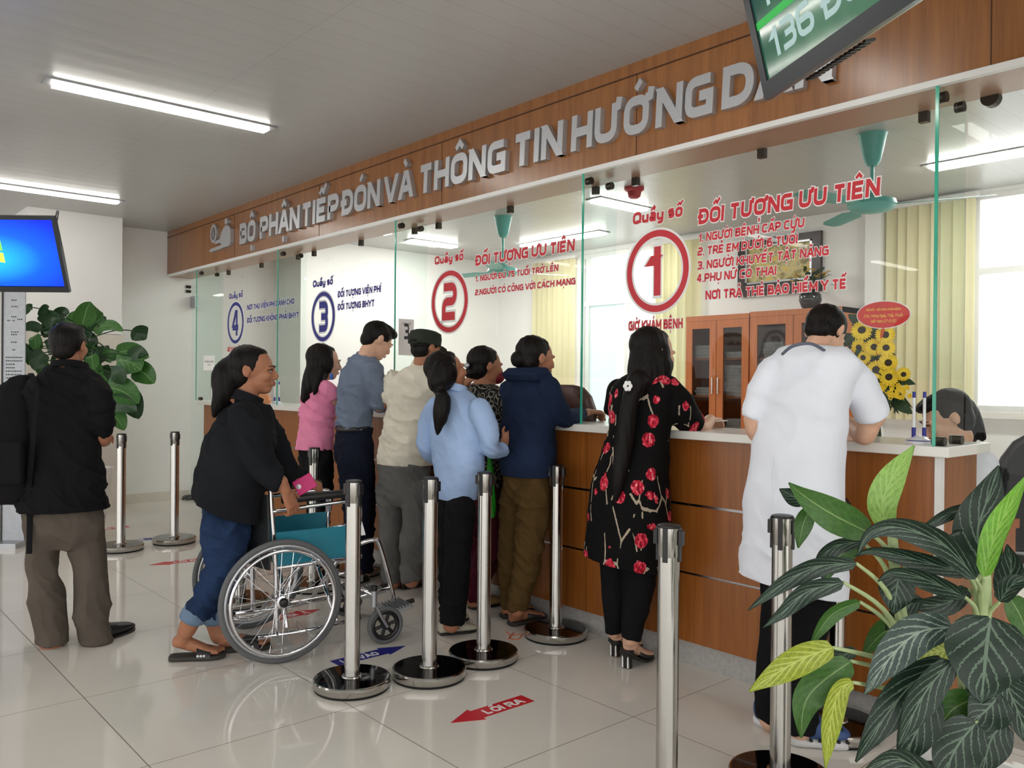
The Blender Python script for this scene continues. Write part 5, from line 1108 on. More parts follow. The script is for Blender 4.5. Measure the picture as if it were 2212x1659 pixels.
# ------------------------------------------------------------------ people
def hand(mb, W, fdir, back, right=True, L=.17, curl=(.35, .6, .5), spread=.06, thumb=.5):
    """palm, four unequal bent fingers and a thumb leaving the side of the palm"""
    f = nrm(fdir); b = nrm(np.asarray(back) - f * (np.asarray(back) @ f)); th = np.cross(f, b) * (-1 if right else 1); s = L / .17
    mb.loft([(W - f * .01 * s, th * .023 * s, b * .017 * s), (W + f * .02 * s, th * .031 * s, b * .015 * s), (W + f * .06 * s, th * .038 * s, b * .0135 * s), (W + f * .092 * s, th * .037 * s, b * .011 * s)], 14, 2.6)
    for k, (o, ln) in enumerate(((.029, .07), (.0098, .079), (-.0095, .074), (-.028, .058))):
        p = W + f * .085 * s + th * o * s; d = nrm(f + th * (o * spread / .03)); P = [p - d * .01 * s]; a = 0; R = [.0095 * s, .0092 * s]; P.append(p)
        for q, (fr, c) in enumerate(zip((.45, .3, .25), curl)):
            a += c * (1 + .08 * k); dd = d * math.cos(a) - b * math.sin(a); p = p + dd * ln * fr * s; P.append(p); R.append((.0086, .0078, .0066)[q] * s)
        mb.tube(P, R, 8); mb.ell(p, (.0064 * s,) * 3, n=8, m=6)
    p = W + f * .022 * s + th * .026 * s - b * .004 * s; d1 = nrm(f * .65 + th * .75 - b * .25); p1 = p + d1 * .04 * s; d2 = nrm(f * .9 + th * (.6 - thumb) - b * thumb * .8); p2 = p1 + d2 * .03 * s
    mb.tube([p - d1 * .012 * s, p, p1, p2], [.012 * s, .0125 * s, .0105 * s, .0078 * s], 8); mb.ell(p2, (.0076 * s,) * 3, n=8, m=6)
class Person:
    def __init__(s, label, D, hd, ground, skin=M_SKIN, name='person'):
        s.D = D; s.hd = nrm(np.array([hd[0], hd[1], 0.0])); s.rt = np.array([s.hd[1], -s.hd[0], 0]); s.skin = skin; s.body = MB(); s.kids = []
        s.root = thing(name, label, 'person', ground)
    def J(s, px, py, dd=0.0): return at(px, py, s.D + dd)
    def R(s, rpx, dd=0.0): return rpx * (s.D + dd) / FOC
    def torso(s, mb, secs, scale=1.0, m=4):
        A = []
        for q in secs:
            l, r, y, k = q[:4]; dd = q[4] if len(q) > 4 else 0; A.append(((l + r) / 2, y, dd, (r - l) / 2, k))
        A = spline(A, m); out = []
        for cx, y, dd, hw, k in A:
            c = s.J(cx, y, dd); v = c - EYE; v[2] = 0; v = nrm(v); cf, sf = s.hd @ v, s.rt @ v; a = s.R(hw, dd) / math.sqrt(cf * cf + k * k * sf * sf) * scale; out.append((c, s.rt * a, s.hd * a * k))
        mb.loft(out, 28, 2.3)
    def limb(s, mb, pts, scale=1.0, m=5, flat=False):
        A = spline([(p[0], p[1], p[2], p[3]) for p in pts], m); P = [s.J(a[0], a[1], a[2]) for a in A]; R = [max(.006, s.R(a[3], a[2]) * scale) for a in A]
        mb.tube(P, R, 18); mb.ell(P[0], (R[0] * .98,) * 3)
        if not flat: mb.ell(P[-1], (R[-1] * .96,) * 3)
    def wear(s, name, mat, torso=None, limbs=(), voxel=.0085, amp=.014, freq=(7, 7, 11), smooth=3, seed=0.0, body=True, extra=None, hem=None):
        mb = MB(); cuts = []; tr_like = name in ('trousers', 'jeans')
        for tr in (torso or []):
            tr = list(tr); q = tr[-1]; w = q[1] - q[0]; dd = q[4] if len(q) > 4 else 0
            if body: s.torso(s.body, tr[:-2] if hem else tr, .66 if tr_like else .82)
            if tr_like: tr = [(t_[0] + .045 * w, t_[1] - .045 * w, t_[2], t_[3] * .85) + tuple(t_[4:]) for t_ in tr]; tr.append((q[0] + .14 * w, q[1] - .14 * w, q[2] + .2 * w, q[3] * .6) + tuple(q[4:]))
            else:
                yl, yr = hem or (q[2], q[2]); A, B = s.J(q[0], yl, dd), s.J(q[1], yr, dd); no = nrm(np.cross(B - A, CAM_F)); no = no if no[2] < 0 else -no; cuts.append(((A + B) / 2, no, None))
                e = max(yl, yr) + .12 * w; tr.append((q[0], q[1], e) + tuple(q[3:]))
            s.torso(mb, tr)
        for lb in limbs:
            if body: s.limb(s.body, lb, .74)
            s.limb(mb, lb, flat=True)
        if extra: extra(mb)
        V, F, N = fuse(mb, voxel, smooth); V = folds(V, N, amp, freq, seed) if amp else V; V, F = trim(V, F, cuts)
        o = obj(name, V, F, mat, s.root, True); md = o.modifiers.new('cloth', 'SOLIDIFY'); md.thickness = .003; md.offset = -1; s.kids.append(o); return o
    def collar(s, mat, px, py, dd, r, h=.035, lean=.3, k=.85, name='collar'):
        c = s.J(px, py, dd); ax = nrm(UP + s.hd * lean); u = s.rt; w = nrm(np.cross(ax, u)); mb = MB(); n = 30; V = []
        for rr, hh in ((r * 1.12, 0), (r * 1.06, h * .3), (r, h), (r - .006, h), (r - .01, 0)):
            for j in range(n): a = 2 * math.pi * j / n; V.append(c + ax * hh + rr * (math.cos(a) * u + k * math.sin(a) * w))
        mb.add(V, [(i * n + j, i * n + (j + 1) % n, ((i + 1) % 5) * n + (j + 1) % n, ((i + 1) % 5) * n + j) for i in range(5) for j in range(n)]); return mb.build(name, mat, s.root, smooth=True)
    def head(s, px, py, hpx, yaw=0, pitch=0, roll=0, dd=0.0, neck=None, female=True, face=False, eyes='open'):
        c = s.J(px, py, dd); H = s.R(hpx, dd); y = math.radians(yaw); f = s.hd * math.cos(y) + s.rt * math.sin(y); r = np.array([f[1], -f[0], 0]); u = EZ
        p = math.radians(pitch); f, u = f * math.cos(p) - u * math.sin(p), u * math.cos(p) + f * math.sin(p)
        q = math.radians(roll); r, u = r * math.cos(q) - u * math.sin(q), u * math.cos(q) + r * math.sin(q); s.hc, s.H, s.ax = c, H, (r, f, u)
        X = s.X; A = (r, f, u); b = s.body; E = lambda p_, q_: b.ell(X(*p_), [k * H for k in q_], A, 20, 14)
        E((0, -.07, .11), (.335, .42, .385)); E((0, .1, -.13), (.262, .285, .33)); E((0, .2, -.345), (.15, .155, .12)); E((0, .08, -.24), (.235, .25, .18))
        for k in (-1, 1):
            E((k * .165, .235, -.09), (.11, .12, .13)); b.tube([X(k * .335, -.09, -.13), X(k * .35, -.1, .02), X(k * .365, -.15, .1)], [.03 * H, .045 * H, .04 * H], 8); E((k * .35, -.11, .0), (.03, .085, .135)); E((k * .045, .415, -.135), (.042, .05, .034))
            b.tube([X(k * .05, .36, .085), X(k * .15, .355, .1), X(k * .22, .3, .075)], [.035 * H, .04 * H, .03 * H], 8)
        b.tube([X(0, .36, .06), X(0, .42, -.04), X(0, .45, -.115)], [.035 * H, .042 * H, .052 * H], 10); E((0, .345, -.25), (.1, .07, .05)); E((0, .37, -.228), (.085, .035, .02)); E((0, .368, -.268), (.075, .036, .024))
        nk = s.J(*neck) if neck else X(0, -.16, -.85); b.tube([X(0, -.1, -.15), X(0, -.12, -.42), nk, nk + (nk - X(0, -.12, -.42)) * .35], [.23 * H, .225 * H, .25 * H, .3 * H], 18)
        s.face = face; s.eyes = eyes
    def X(s, x, y, z): return s.hc + s.H * (x * s.ax[0] + y * s.ax[1] + z * s.ax[2])
    def face_parts(s):
        H = s.H; A = s.ax
        for k in (-1, 1):
            if s.eyes == 'open':
                e = MB().ell(s.X(k * .135, .335, .015), (.058 * H, .03 * H, .021 * H), A, 14, 10).build('eye', plain('eye_white', (206, 200, 192), .2), s.root, smooth=True)
                MB().ell(s.X(k * .135, .358, .015), (.024 * H, .012 * H, .02 * H), A, 12, 8).build('iris', plain('iris_brown', (30, 20, 14), .15), e, smooth=True)
            MB().tube([s.X(k * .07, .366, .03), s.X(k * .135, .372, .043), s.X(k * .2, .325, .025)], [.007 * H, .01 * H, .006 * H], 8).build('eyelid', plain('dark_lashes', (32, 22, 18), .6), s.root, smooth=True)
            MB().tube([s.X(k * .06, .39, .105), s.X(k * .14, .385, .128), s.X(k * .225, .315, .1)], [.012 * H, .014 * H, .006 * H], 8).build('eyebrow', M_HAIR, s.root, smooth=True)
        m = MB(); m.tube([s.X(-.085, .362, -.243), s.X(-.03, .408, -.226), s.X(0, .408, -.232), s.X(.03, .408, -.226), s.X(.085, .362, -.243)], [.008 * H, .018 * H, .018 * H, .018 * H, .008 * H], 8); m.tube([s.X(-.075, .36, -.252), s.X(0, .402, -.27), s.X(.075, .36, -.252)], [.008 * H, .022 * H, .008 * H], 8); m.build('lips', plain('lip_tone', (164, 88, 80), .4), s.root, smooth=True)
    def hair(s, caps=(), locks=(), tails=(), voxel=.007, amp=.004, name='hair', style='short'):
        mb = MB(); A = s.ax; E = lambda p_, q_: mb.ell(s.X(*p_), [k * s.H for k in q_], A, 22, 16)
        if style == 'short': E((0, -.115, .165), (.372, .43, .375)); E((0, -.3, -.06), (.285, .2, .26)); E((0, .06, .36), (.26, .32, .15))
        if style == 'full': E((0, -.165, .165), (.382, .42, .385)); E((0, -.26, -.06), (.33, .27, .33)); E((.0, -.05, .36), (.27, .29, .15))
        for p_, q_ in caps: E(p_, q_)
        for pts, R in locks: mb.tube(spline([s.X(*p) for p in pts], 5), list(np.interp(np.linspace(0, 1, (len(pts) - 1) * 5 + 1 if len(pts) > 2 else 7), np.linspace(0, 1, len(R)), [k * s.H for k in R])), 12)
        for pts in tails: s.limb(mb, pts)
        V, F, N = fuse(mb, voxel, 3); V = folds(V, N, amp, (38, 38, 5), 3.0, False); o = obj(name, V, F, M_HAIR, s.root, True); s.kids.append(o); return o
    def shoe(s, heel, toe, w, mat, name='shoe', h=.06, sole=None, sole_mat=None, open_back=False, raise_heel=0.0):
        A = on_floor(*heel) if len(heel) == 2 else np.array(heel); B = on_floor(*toe) if len(toe) == 2 else np.array(toe); d = nrm(B - A); l = np.cross(EZ, d); L = np.linalg.norm(B - A); so = .012 if sole is None else sole
        prof = [(0, .55, .7), (.04, .75, .95), (.2, .82, 1.0), (.4, .84, .98), (.55, .95, .8), (.75, 1.0, .6), (.9, .82, .45), (.98, .5, .3), (1, .2, .15)]
        if open_back: prof = [(.42, .85, .95)] + [q for q in prof if q[0] > .5]
        m = MB(); rz = lambda t: raise_heel * max(0, 1 - t / .65) ** 1.3
        secs = [(A + d * L * t + EZ * (so + rz(t) + h * k * .45), l * w / 2 * a, EZ * h * k * .55) for t, a, k in prof]; V0 = len(m.V); m.loft(secs, 20, 2.4); m.V = [(v[0], v[1], max(v[2], so * .6)) for v in m.V]
        up = m.build(name, mat, s.root, smooth='all'); m = MB(); n = 26; top, bot = [], []
        prof2 = [(0, .5), (.05, .78), (.2, .84), (.4, .84), (.6, .96), (.75, 1.0), (.9, .84), (.97, .55), (1.01, .2)]
        m.loft([(A + d * L * t + EZ * (so * .5 + .002 + rz(t) * .97), l * w / 2 * a * 1.05, EZ * (so * .5 + .001)) for t, a in prof2], 12, 5); m.V = [(v[0], v[1], max(v[2], .001)) for v in m.V]; m.build('sole', sole_mat or M_BLACK, up, smooth='all'); return up, A, d, l, L
    def foot(s, heel, toe, ank, w=.085, bare=True, raise_heel=0.0, base=.014):
        """bare foot with ankle; ank = ankle point (px, py, dd)"""
        A = on_floor(*heel) if len(heel) == 2 else np.array(heel); B = on_floor(*toe) if len(toe) == 2 else np.array(toe); d = nrm(B - A); l = np.cross(EZ, d); L = np.linalg.norm(B - A); m = s.body
        rz = lambda t: raise_heel * max(0, 1 - t / .65) ** 1.3
        m.loft([(A + d * L * t + EZ * (base + rz(t) + hh / 2), l * w / 2 * a, EZ * hh / 2) for t, a, hh in ((.02, .5, .04), (.1, .68, .06), (.25, .7, .07), (.45, .75, .06), (.65, .95, .042), (.82, 1.0, .03), (.9, .95, .024))], 16, 2.3)
        for k in range(5):
            o = (.8 - k * .4) * w * .48; q = A + d * L * (.86 - .03 * abs(k - 1)) + l * o + EZ * (base + .013); m.tube([q, q + d * L * (.12 - .015 * k)], [.012 - .001 * k, .009], 8); m.ell(q + d * L * (.12 - .015 * k), (.009,) * 3, n=8, m=6)
        k = s.J(*ank); m.tube([k, (k + A + d * L * .22 + EZ * (base + rz(.2) + .06)) / 2, A + d * L * .2 + EZ * (base + rz(.2) + .03)], [.04, .036, .036], 14)
    def done(s, voxel=.0055):
        V, F, N = fuse(s.body, voxel, 3); b = obj('body', V, F, s.skin, s.root, True)
        if s.face: s.face_parts()
        return s.root
# fabrics
def floral():
    n = NT('black_fabric_with_red_tulips').set(.85, 0, .15); tc = n.n('ShaderNodeTexCoord')
    def vor(scale, loc, **kw):
        mp = n.n('ShaderNodeMapping'); mp.inputs['Scale'].default_value = scale; mp.inputs['Location'].default_value = loc; n.l(tc.outputs['Object'], mp.inputs[0]); v = n.n('ShaderNodeTexVoronoi', **kw); v.inputs['Scale'].default_value = 1; v.inputs['Randomness'].default_value = .75; n.l(mp.outputs[0], v.inputs['Vector']); return v, mp
    nz = n.noise(n.coord('Object', (1, 1, 1)), 60.0, 3)
    v, mp = vor((10.5, 10.5, 9), (0, 0, 0)); d = n.math('ADD', v.outputs['Distance'], n.math('MULTIPLY', n.math('SUBTRACT', nz, .5), .16)); fl = n.math('LESS_THAN', d, .31)
    pet = n.ramp(n.noise(n.coord('Object', (1, 1, .5)), 95.0, 3), [(.36, lin((120, 16, 34))), (.5, lin((196, 34, 58))), (.62, lin((232, 96, 112))), (.7, lin((246, 190, 190)))])
    st, _ = vor((12, 12, 4.2), (3.3, 1.7, .4), feature='DISTANCE_TO_EDGE'); w1 = n.noise(n.coord('Object', (1, 1, 1)), 7.0, 2)
    s1 = n.math('MULTIPLY', n.math('LESS_THAN', n.math('ADD', st.outputs['Distance'], n.math('MULTIPLY', n.math('SUBTRACT', nz, .5), .06)), .034), n.math('GREATER_THAN', w1, .5)); ring = n.math('MULTIPLY', s1, n.math('LESS_THAN', v.outputs['Distance'], .7))
    c = n.mix(ring, lin((14, 13, 14)), lin((176, 162, 142))); c = n.mix(fl, c, pet); n.l(c, n.b.inputs['Base Color']); n.bump(n.noise(n.coord(), 30.0, 3), .2, .004); return n.m
def leafprint():
    n = NT('grey_black_leaf_print').set(.85, 0, .15); v = n.n('ShaderNodeTexVoronoi', feature='F1'); v.inputs['Scale'].default_value = 1; n.l(n.coord('Object', (26, 26, 20)), v.inputs['Vector']); nz = n.noise(n.coord(), 40.0, 2)
    d = n.math('ADD', v.outputs['Distance'], n.math('MULTIPLY', nz, .35)); w = n.math('FRACT', n.math('MULTIPLY', d, 2.6))
    n.l(n.ramp(w, [(.0, lin((26, 25, 26))), (.3, lin((34, 33, 34))), (.42, lin((120, 116, 108))), (.62, lin((150, 144, 130))), (.74, lin((52, 50, 48))), (1, lin((24, 24, 25)))]), n.b.inputs['Base Color']); return n.m
C_BLACK = cloth('black_cotton', (22, 22, 24)); C_BROWNGREY = cloth('brown_grey_trousers', (92, 84, 76)); C_JACKET = cloth('charcoal_denim', (26, 28, 32), .2); C_JEANS = cloth('blue_denim', (36, 54, 86), .3); C_JEANCUFF = cloth('denim_turn_up', (110, 132, 156), .2)
C_PINK = cloth('pink_jersey', (232, 140, 176)); C_BLACKTR = cloth('black_trousers', (20, 20, 22)); C_BLUEGREY = cloth('blue_grey_shirting', (112, 124, 144)); C_NAVYTR = cloth('navy_trousers', (24, 28, 44)); C_CREAM = cloth('cream_linen', (222, 216, 200)); C_GREYTR = cloth('grey_trousers', (104, 104, 102))
C_SKY = cloth('light_blue_shirting', (166, 192, 232)); C_NAVY = cloth('navy_denim', (29, 41, 66), .25); C_OLIVE = cloth('olive_brown_trousers', (84, 64, 34)); C_MAROON = cloth('maroon_trousers', (74, 22, 36)); C_WHITE = cloth('white_coat_cotton', (232, 236, 246), .03); C_CAP = cloth('dark_green_canvas', (50, 56, 48)); C_FLORAL = floral(); C_PRINT = leafprint()
M_SHOEBLACK = plain('black_shoe', (30, 29, 28), .45, vary=.2); M_SHOEBROWN = plain('brown_shoe', (70, 46, 32), .5, vary=.2); M_SHOETAN = plain('tan_shoe', (150, 118, 74), .6, vary=.15); M_SHOEWHITE = plain('beige_shoe', (190, 182, 166), .7, vary=.1); M_CLOG = plain('blue_clog_foam', (58, 84, 132), .6); M_CLOGSOLE = plain('pale_clog_sole', (212, 212, 214), .6)
PY = (0.0, 1.0)
def gp(px, D): g = at(px, 1200, D); return np.array([g[0], g[1], 0])

# --- man in black by the trailing plant
p = Person('person in black short-sleeved shirt seen from behind beside the trailing plant', 4.14, (-math.sin(math.radians(60)), math.cos(math.radians(60))), gp(150, 4.14), M_SKIN_TAN)
p.head(151, 748, 96, yaw=10, dd=.02, neck=(148, 812, 0), female=False); p.hair(style='short', caps=[((0, -.2, .1), (.36, .33, .34))], amp=.003)
p.wear('shirt', C_BLACK, [[(112, 190, 792, .75), (88, 208, 808, .6), (66, 222, 832, .5), (58, 222, 870, .52), (58, 212, 930, .56), (54, 212, 1010, .62), (46, 221, 1085, .76), (46, 221, 1100, .76)]], [[(206, 838, -.03, 24), (222, 880, -.02, 25), (224, 922, .02, 22), (224, 938, .03, 21)], [(72, 842, .05, 24), (56, 890, .05, 24), (46, 936, .05, 20)]], seed=1)
p.wear('trousers', C_BROWNGREY, [[(52, 216, 1070, .68), (49, 220, 1110, .7), (52, 224, 1150, .68)]], [[(94, 1130, 0, 42), (94, 1180, 0, 35), (95, 1230, 0, 31), (102, 1310, 0, 36), (110, 1362, 0, 35), (111, 1390, 0, 33)], [(178, 1130, .05, 44), (188, 1190, .05, 38), (194, 1240, .05, 35), (199, 1320, .05, 35), (206, 1372, .05, 33), (206, 1388, .05, 32)]], amp=0.014, freq=(6, 6, 4), seed=2)
p.collar(C_BLACK, 150, 800, 0, .085)
p.limb(p.body, [(224, 930, .03, 16), (223, 948, .05, 17), (225, 948, .16, 13), (222, 944, .3, 9)]); hand(p.body, p.J(222, 944, .3), CAM_F - CAM_R * .3, EZ, True)
p.limb(p.body, [(46, 925, .05, 14), (44, 990, .1, 12), (48, 1040, .12, 9)]); hand(p.body, p.J(48, 1040, .12), -EZ, -CAM_R, False)
p.shoe((108, 1394), (128, 1372), .1, M_SHOEBLACK, h=.075); p.shoe((186, 1396), (286, 1358), .1, M_SHOEBLACK, h=.075); p.done()
bk = thing('backpack', 'black backpack slung on the shoulder of the person beside the trailing plant', 'backpack', p.J(20, 1090, -.1)); m = MB()
m.loft([(p.J(30, 1088, -.04), CAM_R * .13, CAM_F * .06), (p.J(16, 1070, -.06), CAM_R * .15, CAM_F * .1), (p.J(12, 960, -.06), CAM_R * .15, CAM_F * .11), (p.J(20, 880, -.04), CAM_R * .13, CAM_F * .09), (p.J(40, 830, 0), CAM_R * .07, CAM_F * .06), (p.J(58, 808, .02), CAM_R * .035, CAM_F * .05)], 28, 2.8); V, F, N = fuse(m, .012, 4); obj('bag_body', folds(V, N, .006, (6, 6, 6), 4), F, C_BLACK, bk, True)
m = MB(); P = spline([p.J(66, 806, -.04), p.J(80, 840, -.16), p.J(74, 930, -.16), p.J(62, 1060, -.14), p.J(64, 1120, -.13), p.J(63, 1196, -.12)], 6); m.loft([(q, CAM_R * .014, CAM_F * .004) for q in P], 10, 4); m.build('shoulder_strap', C_BLACK, bk, smooth=True)
bevel(MB().obox(p.J(10, 1000, -.175), CAM_R * .09, EZ * .1, CAM_F * .02).build('front_pocket', C_BLACK, bk), .015, 3)

# --- woman pushing the wheelchair
p = Person('person with a ponytail in a dark jacket and rolled jeans holding the wheelchair', 4.02, (wf[0], wf[1]), gp(470, 4.0), M_SKIN_TAN)
p.head(551, 802, 104, yaw=24, pitch=2, dd=.05, neck=(526, 866, .05), face=True)
p.hair(style='full', tails=[[(502, 792, .05, 26), (488, 812, .04, 30), (484, 850, .03, 25), (470, 880, .03, 14), (463, 897, .03, 6)]], amp=.004)
MB().tube([p.J(514 + 3 * math.cos(a), 792 + 17 * math.sin(a), .05 - .02 * math.cos(a)) for a in np.linspace(0, 6.28, 14)[:-1]], .006, 8, closed=True).build('hair_band', M_BLACK, p.root, smooth=True)
p.wear('jacket', C_JACKET, [[(508, 560, 862, .8, .05), (488, 580, 885, .8, .04), (462, 586, 915, .75, .02), (446, 592, 950, .75), (434, 584, 990, .72), (422, 574, 1040, .7), (415, 562, 1075, .7), (414, 556, 1098, .7)]],
       [[(530, 900, -.14, 38), (545, 950, -.17, 38), (566, 1000, -.18, 35), (592, 1034, -.17, 27), (606, 1042, -.16, 23)], [(560, 905, .2, 34), (590, 955, .28, 30), (618, 1010, .3, 26), (640, 1040, .3, 22)]], hem=(1064, 1122), seed=3, amp=.009, freq=(5, 5, 6))
p.wear('jeans', C_JEANS, [[(438, 540, 1048, .85), (434, 541, 1085, .85), (436, 542, 1115, .85), (440, 542, 1150, .8)]], [[(480, 1130, -.09, 46), (487, 1185, -.09, 42), (478, 1235, -.09, 37), (446, 1290, -.1, 30), (420, 1332, -.11, 27)], [(500, 1130, .08, 42), (492, 1190, .09, 38), (474, 1250, .09, 32), (464, 1310, .08, 25), (462, 1340, .07, 22)]], amp=0.014, freq=(7, 7, 7), seed=4)
p.wear('turn_up', C_JEANCUFF, None, [[(420, 1326, -.11, 29), (414, 1340, -.11, 28)]], amp=.002, body=False); p.wear('turn_up', C_JEANCUFF, None, [[(463, 1334, .07, 24), (462, 1345, .07, 24)]], amp=.002, body=False)
p.limb(p.body, [(414, 1336, -.11, 22), (404, 1362, -.1, 18)]); p.limb(p.body, [(462, 1340, .07, 19), (472, 1375, .07, 17)])
def sandal(heel, toe, rh=0.0):
    up, A, d, l, L = p.shoe(heel, toe, .1, plain('dark_sandal', (46, 42, 40), .5), 'sandal', .05, .02, plain('dark_sandal_sole', (54, 50, 46), .7), True, rh); up.data.clear_geometry()
    m = MB(); V = []
    for t in (.52, .6, .68, .76):
        for j in range(11): a = math.pi * j / 10; V.append(A + d * L * t + l * .052 * math.cos(a) + EZ * (.016 + .052 * math.sin(a) * (1.1 - .35 * (t - .5) / .26)))
    n0 = len(V); V += [v + (v - (A + d * L * .64 + EZ * .02)) * .06 for v in V]; F = [(i * 11 + j, i * 11 + j + 1, i * 11 + j + 12, i * 11 + j + 11) for i in range(3) for j in range(10)]; F = F + [tuple(q + n0 for q in f[::-1]) for f in F]
    m.add(V, F); m.build('sandal_strap', plain('black_white_strap', (30, 28, 28), .4), up, smooth='all'); m = MB()
    for t in (.545, .6, .655):
        m.ell(A + d * L * t - l * .0535 + EZ * .028, (.006, .006, .006))
    m.build('strap_studs', M_WHITEVINYL, up)
p.collar(C_JACKET, 530, 872, .04, .085, .05, .4)
ta, tb = on_floor(366, 1426), on_floor(486, 1420); tb = ta + nrm(tb - ta) * .25; sandal(ta, tb); p.foot(ta + nrm(tb - ta) * .01, tb, (404, 1358, -.1), .088, True, .045, .022)
ta, tb = on_floor(470, 1408), on_floor(600, 1398); tb = ta + nrm(tb - ta) * .25; sandal(ta, tb); p.foot(ta, tb, (474, 1372, .07), .085, True, 0, .02)
w_ = p.J(616, 1058, -.15); p.limb(p.body, [(598, 1036, -.16, 17), (609, 1048, -.155, 14.5), (617, 1060, -.15, 12)]); hand(p.body, w_, p.J(632, 1094, -.13) - w_, CAM_R * .7 - CAM_F * .6 + EZ * .5, True, .17, (.25, .75, .75), .1, .1)
p.limb(p.body, [(636, 1038, .3, 15), (648, 1048, .26, 12)]); hand(p.body, p.J(648, 1048, .26), CAM_R + EZ * .05 - CAM_F * .2, EZ * .8 - CAM_F * .5, False, .16, (.5, .8, .7)); p.done(.0048)
ph = thing('phone', 'bright pink phone held in the hand of the person with the wheelchair', 'phone', p.J(654, 1060, -.02)); q = [p.J(628, 1044, -.03), p.J(667, 1022, -.02), p.J(688, 1048, -.02), p.J(650, 1070, -.03)]; cc = sum(q) / 4; ax_ = (q[1] - q[0] + q[2] - q[3]) / 4; ay_ = (q[3] - q[0] + q[2] - q[1]) / 4; az_ = nrm(np.cross(ax_, ay_)); ay_ = np.cross(az_, nrm(ax_)) * np.linalg.norm(ay_)
bevel(MB().obox(cc, ax_, ay_, az_ * .0055).build('case', plain('magenta_case', (206, 34, 116), .45), ph), .004, 3); e = -1 if az_ @ (cc - EYE) > 0 else 1
e = -1 if (az_ @ (EYE - cc)) < 0 else 1; MB().lathe(cc - ax_ * .62 - ay_ * .1 + az_ * e * .0054, [(.012, 0), (.012, .0015), (0, .002)], 20, az_ * e).build('ring_logo', M_SATIN, ph, smooth=True)

# --- woman in the pink shirt
p = Person('person in pink short-sleeved shirt with long black hair at the counter', 5.7, PY, gp(690, 5.7), M_SKIN_FAIR)
p.head(703, 784, 76, yaw=14, pitch=6, dd=0, neck=(690, 832, 0), face=True)
p.hair(style='full', tails=[[(690, 790, -.02, 26), (680, 815, -.04, 25), (668, 840, -.06, 18), (658, 862, -.06, 10)], [(692, 800, -.09, 13), (684, 830, -.12, 9), (679, 850, -.12, 4)]], caps=[((.31, -.06, -.04), (.1, .22, .32)), ((-.31, -.06, -.04), (.1, .22, .32))])
p.wear('shirt', C_PINK, [[(676, 706, 826, .8), (660, 716, 838, .65), (652, 720, 862, .62), (649, 721, 890, .65), (648, 719, 918, .7), (645, 720, 945, .75), (640, 720, 970, .8)]], [[(700, 838, -.1, 17), (712, 848, -.1, 17), (722, 858, -.08, 15)], [(690, 840, .12, 15), (712, 860, .14, 13)]], amp=0.010, seed=5)
p.wear('trousers', C_BLACKTR, [[(643, 719, 962, .8), (644, 720, 1000, .8)]], [[(690, 1000, -.08, 29), (694, 1060, -.08, 25), (692, 1140, -.08, 20), (688, 1226, -.08, 16)], [(676, 1000, .08, 29), (684, 1060, .08, 25), (684, 1140, .08, 20), (682, 1222, .08, 16)]], amp=0.007)
p.limb(p.body, [(720, 856, -.08, 11), (731, 872, -.02, 10), (745, 862, .15, 8), (752, 852, .25, 6)]); hand(p.body, p.J(752, 852, .25), CAM_R + CAM_F, EZ, True)
p.limb(p.body, [(710, 858, .14, 10), (724, 872, .2, 9), (742, 866, .3, 7)]); hand(p.body, p.J(742, 866, .3), CAM_R + CAM_F, EZ, False)
p.shoe(p.J(680, 1238, -.08) * np.array([1, 1, 0]), p.J(712, 1230, .02) * np.array([1, 1, 0]), .085, M_SHOEBLACK); p.shoe(p.J(676, 1236, .08) * np.array([1, 1, 0]), p.J(706, 1230, .18) * np.array([1, 1, 0]), .085, M_SHOEBLACK)
MB().loft([(p.J(716, 806, -.11), CAM_F * .01, CAM_R * .006), (p.J(716, 813, -.11), CAM_F * .014, CAM_R * .012), (p.J(717, 820, -.1), CAM_F * .01, CAM_R * .01)], 12).build('blue_mask', plain('blue_mask_fabric', (60, 120, 200), .8), p.root, smooth=True); p.done(.0065)

# --- man in the blue-grey shirt
p = Person('person in blue-grey long-sleeved shirt and navy trousers bending over the counter', 5.5, PY, gp(770, 5.5), M_SKIN_FAIR)
p.head(816, 738, 78, yaw=4, pitch=30, dd=.02, neck=(786, 782, 0), female=False, face=True, eyes='down')
p.hair(style='short', caps=[((0, .1, .4), (.26, .34, .17)), ((0, -.1, .42), (.24, .26, .14))], amp=.003)
p.wear('shirt', C_BLUEGREY, [[(764, 806, 768, .75), (750, 816, 782, .65), (740, 820, 805, .6), (734, 814, 840, .62), (730, 806, 880, .66), (728, 802, 918, .72), (728, 802, 926, .72)]], [[(806, 800, -.12, 22), (816, 840, -.13, 21), (820, 872, -.1, 18), (826, 868, .0, 16), (830, 846, .1, 13)], [(780, 800, .14, 19), (800, 845, .2, 17), (822, 870, .25, 13)]], amp=0.012, seed=6)
p.wear('trousers', C_NAVYTR, [[(726, 804, 920, .75), (722, 808, 960, .78), (724, 808, 1000, .75)]], [[(766, 1000, -.09, 40), (770, 1060, -.09, 34), (770, 1150, -.08, 26), (772, 1240, -.08, 21)], [(770, 1000, .09, 38), (780, 1070, .09, 32), (784, 1150, .1, 25), (788, 1236, .1, 20)]], amp=0.010, seed=7)
p.collar(C_BLUEGREY, 786, 782, 0, .078, .045, .5)
m = MB(); p.torso(m, [(726, 804, 919, .76), (725, 805, 931, .77)]); V, F, N = fuse(m, .008, 2); obj('belt', V, F, M_BLACK, p.root, True)
p.limb(p.body, [(829, 850, .1, 10), (831, 836, .12, 8)]); hand(p.body, p.J(831, 836, .12), EZ * .7 + CAM_R * .4 + CAM_F * .4, CAM_R * .4 - CAM_F, True, .16, (.4, .7, .5))
p.limb(p.body, [(820, 868, .25, 9), (836, 872, .3, 7)]); hand(p.body, p.J(836, 872, .3), CAM_R + CAM_F, EZ, False)
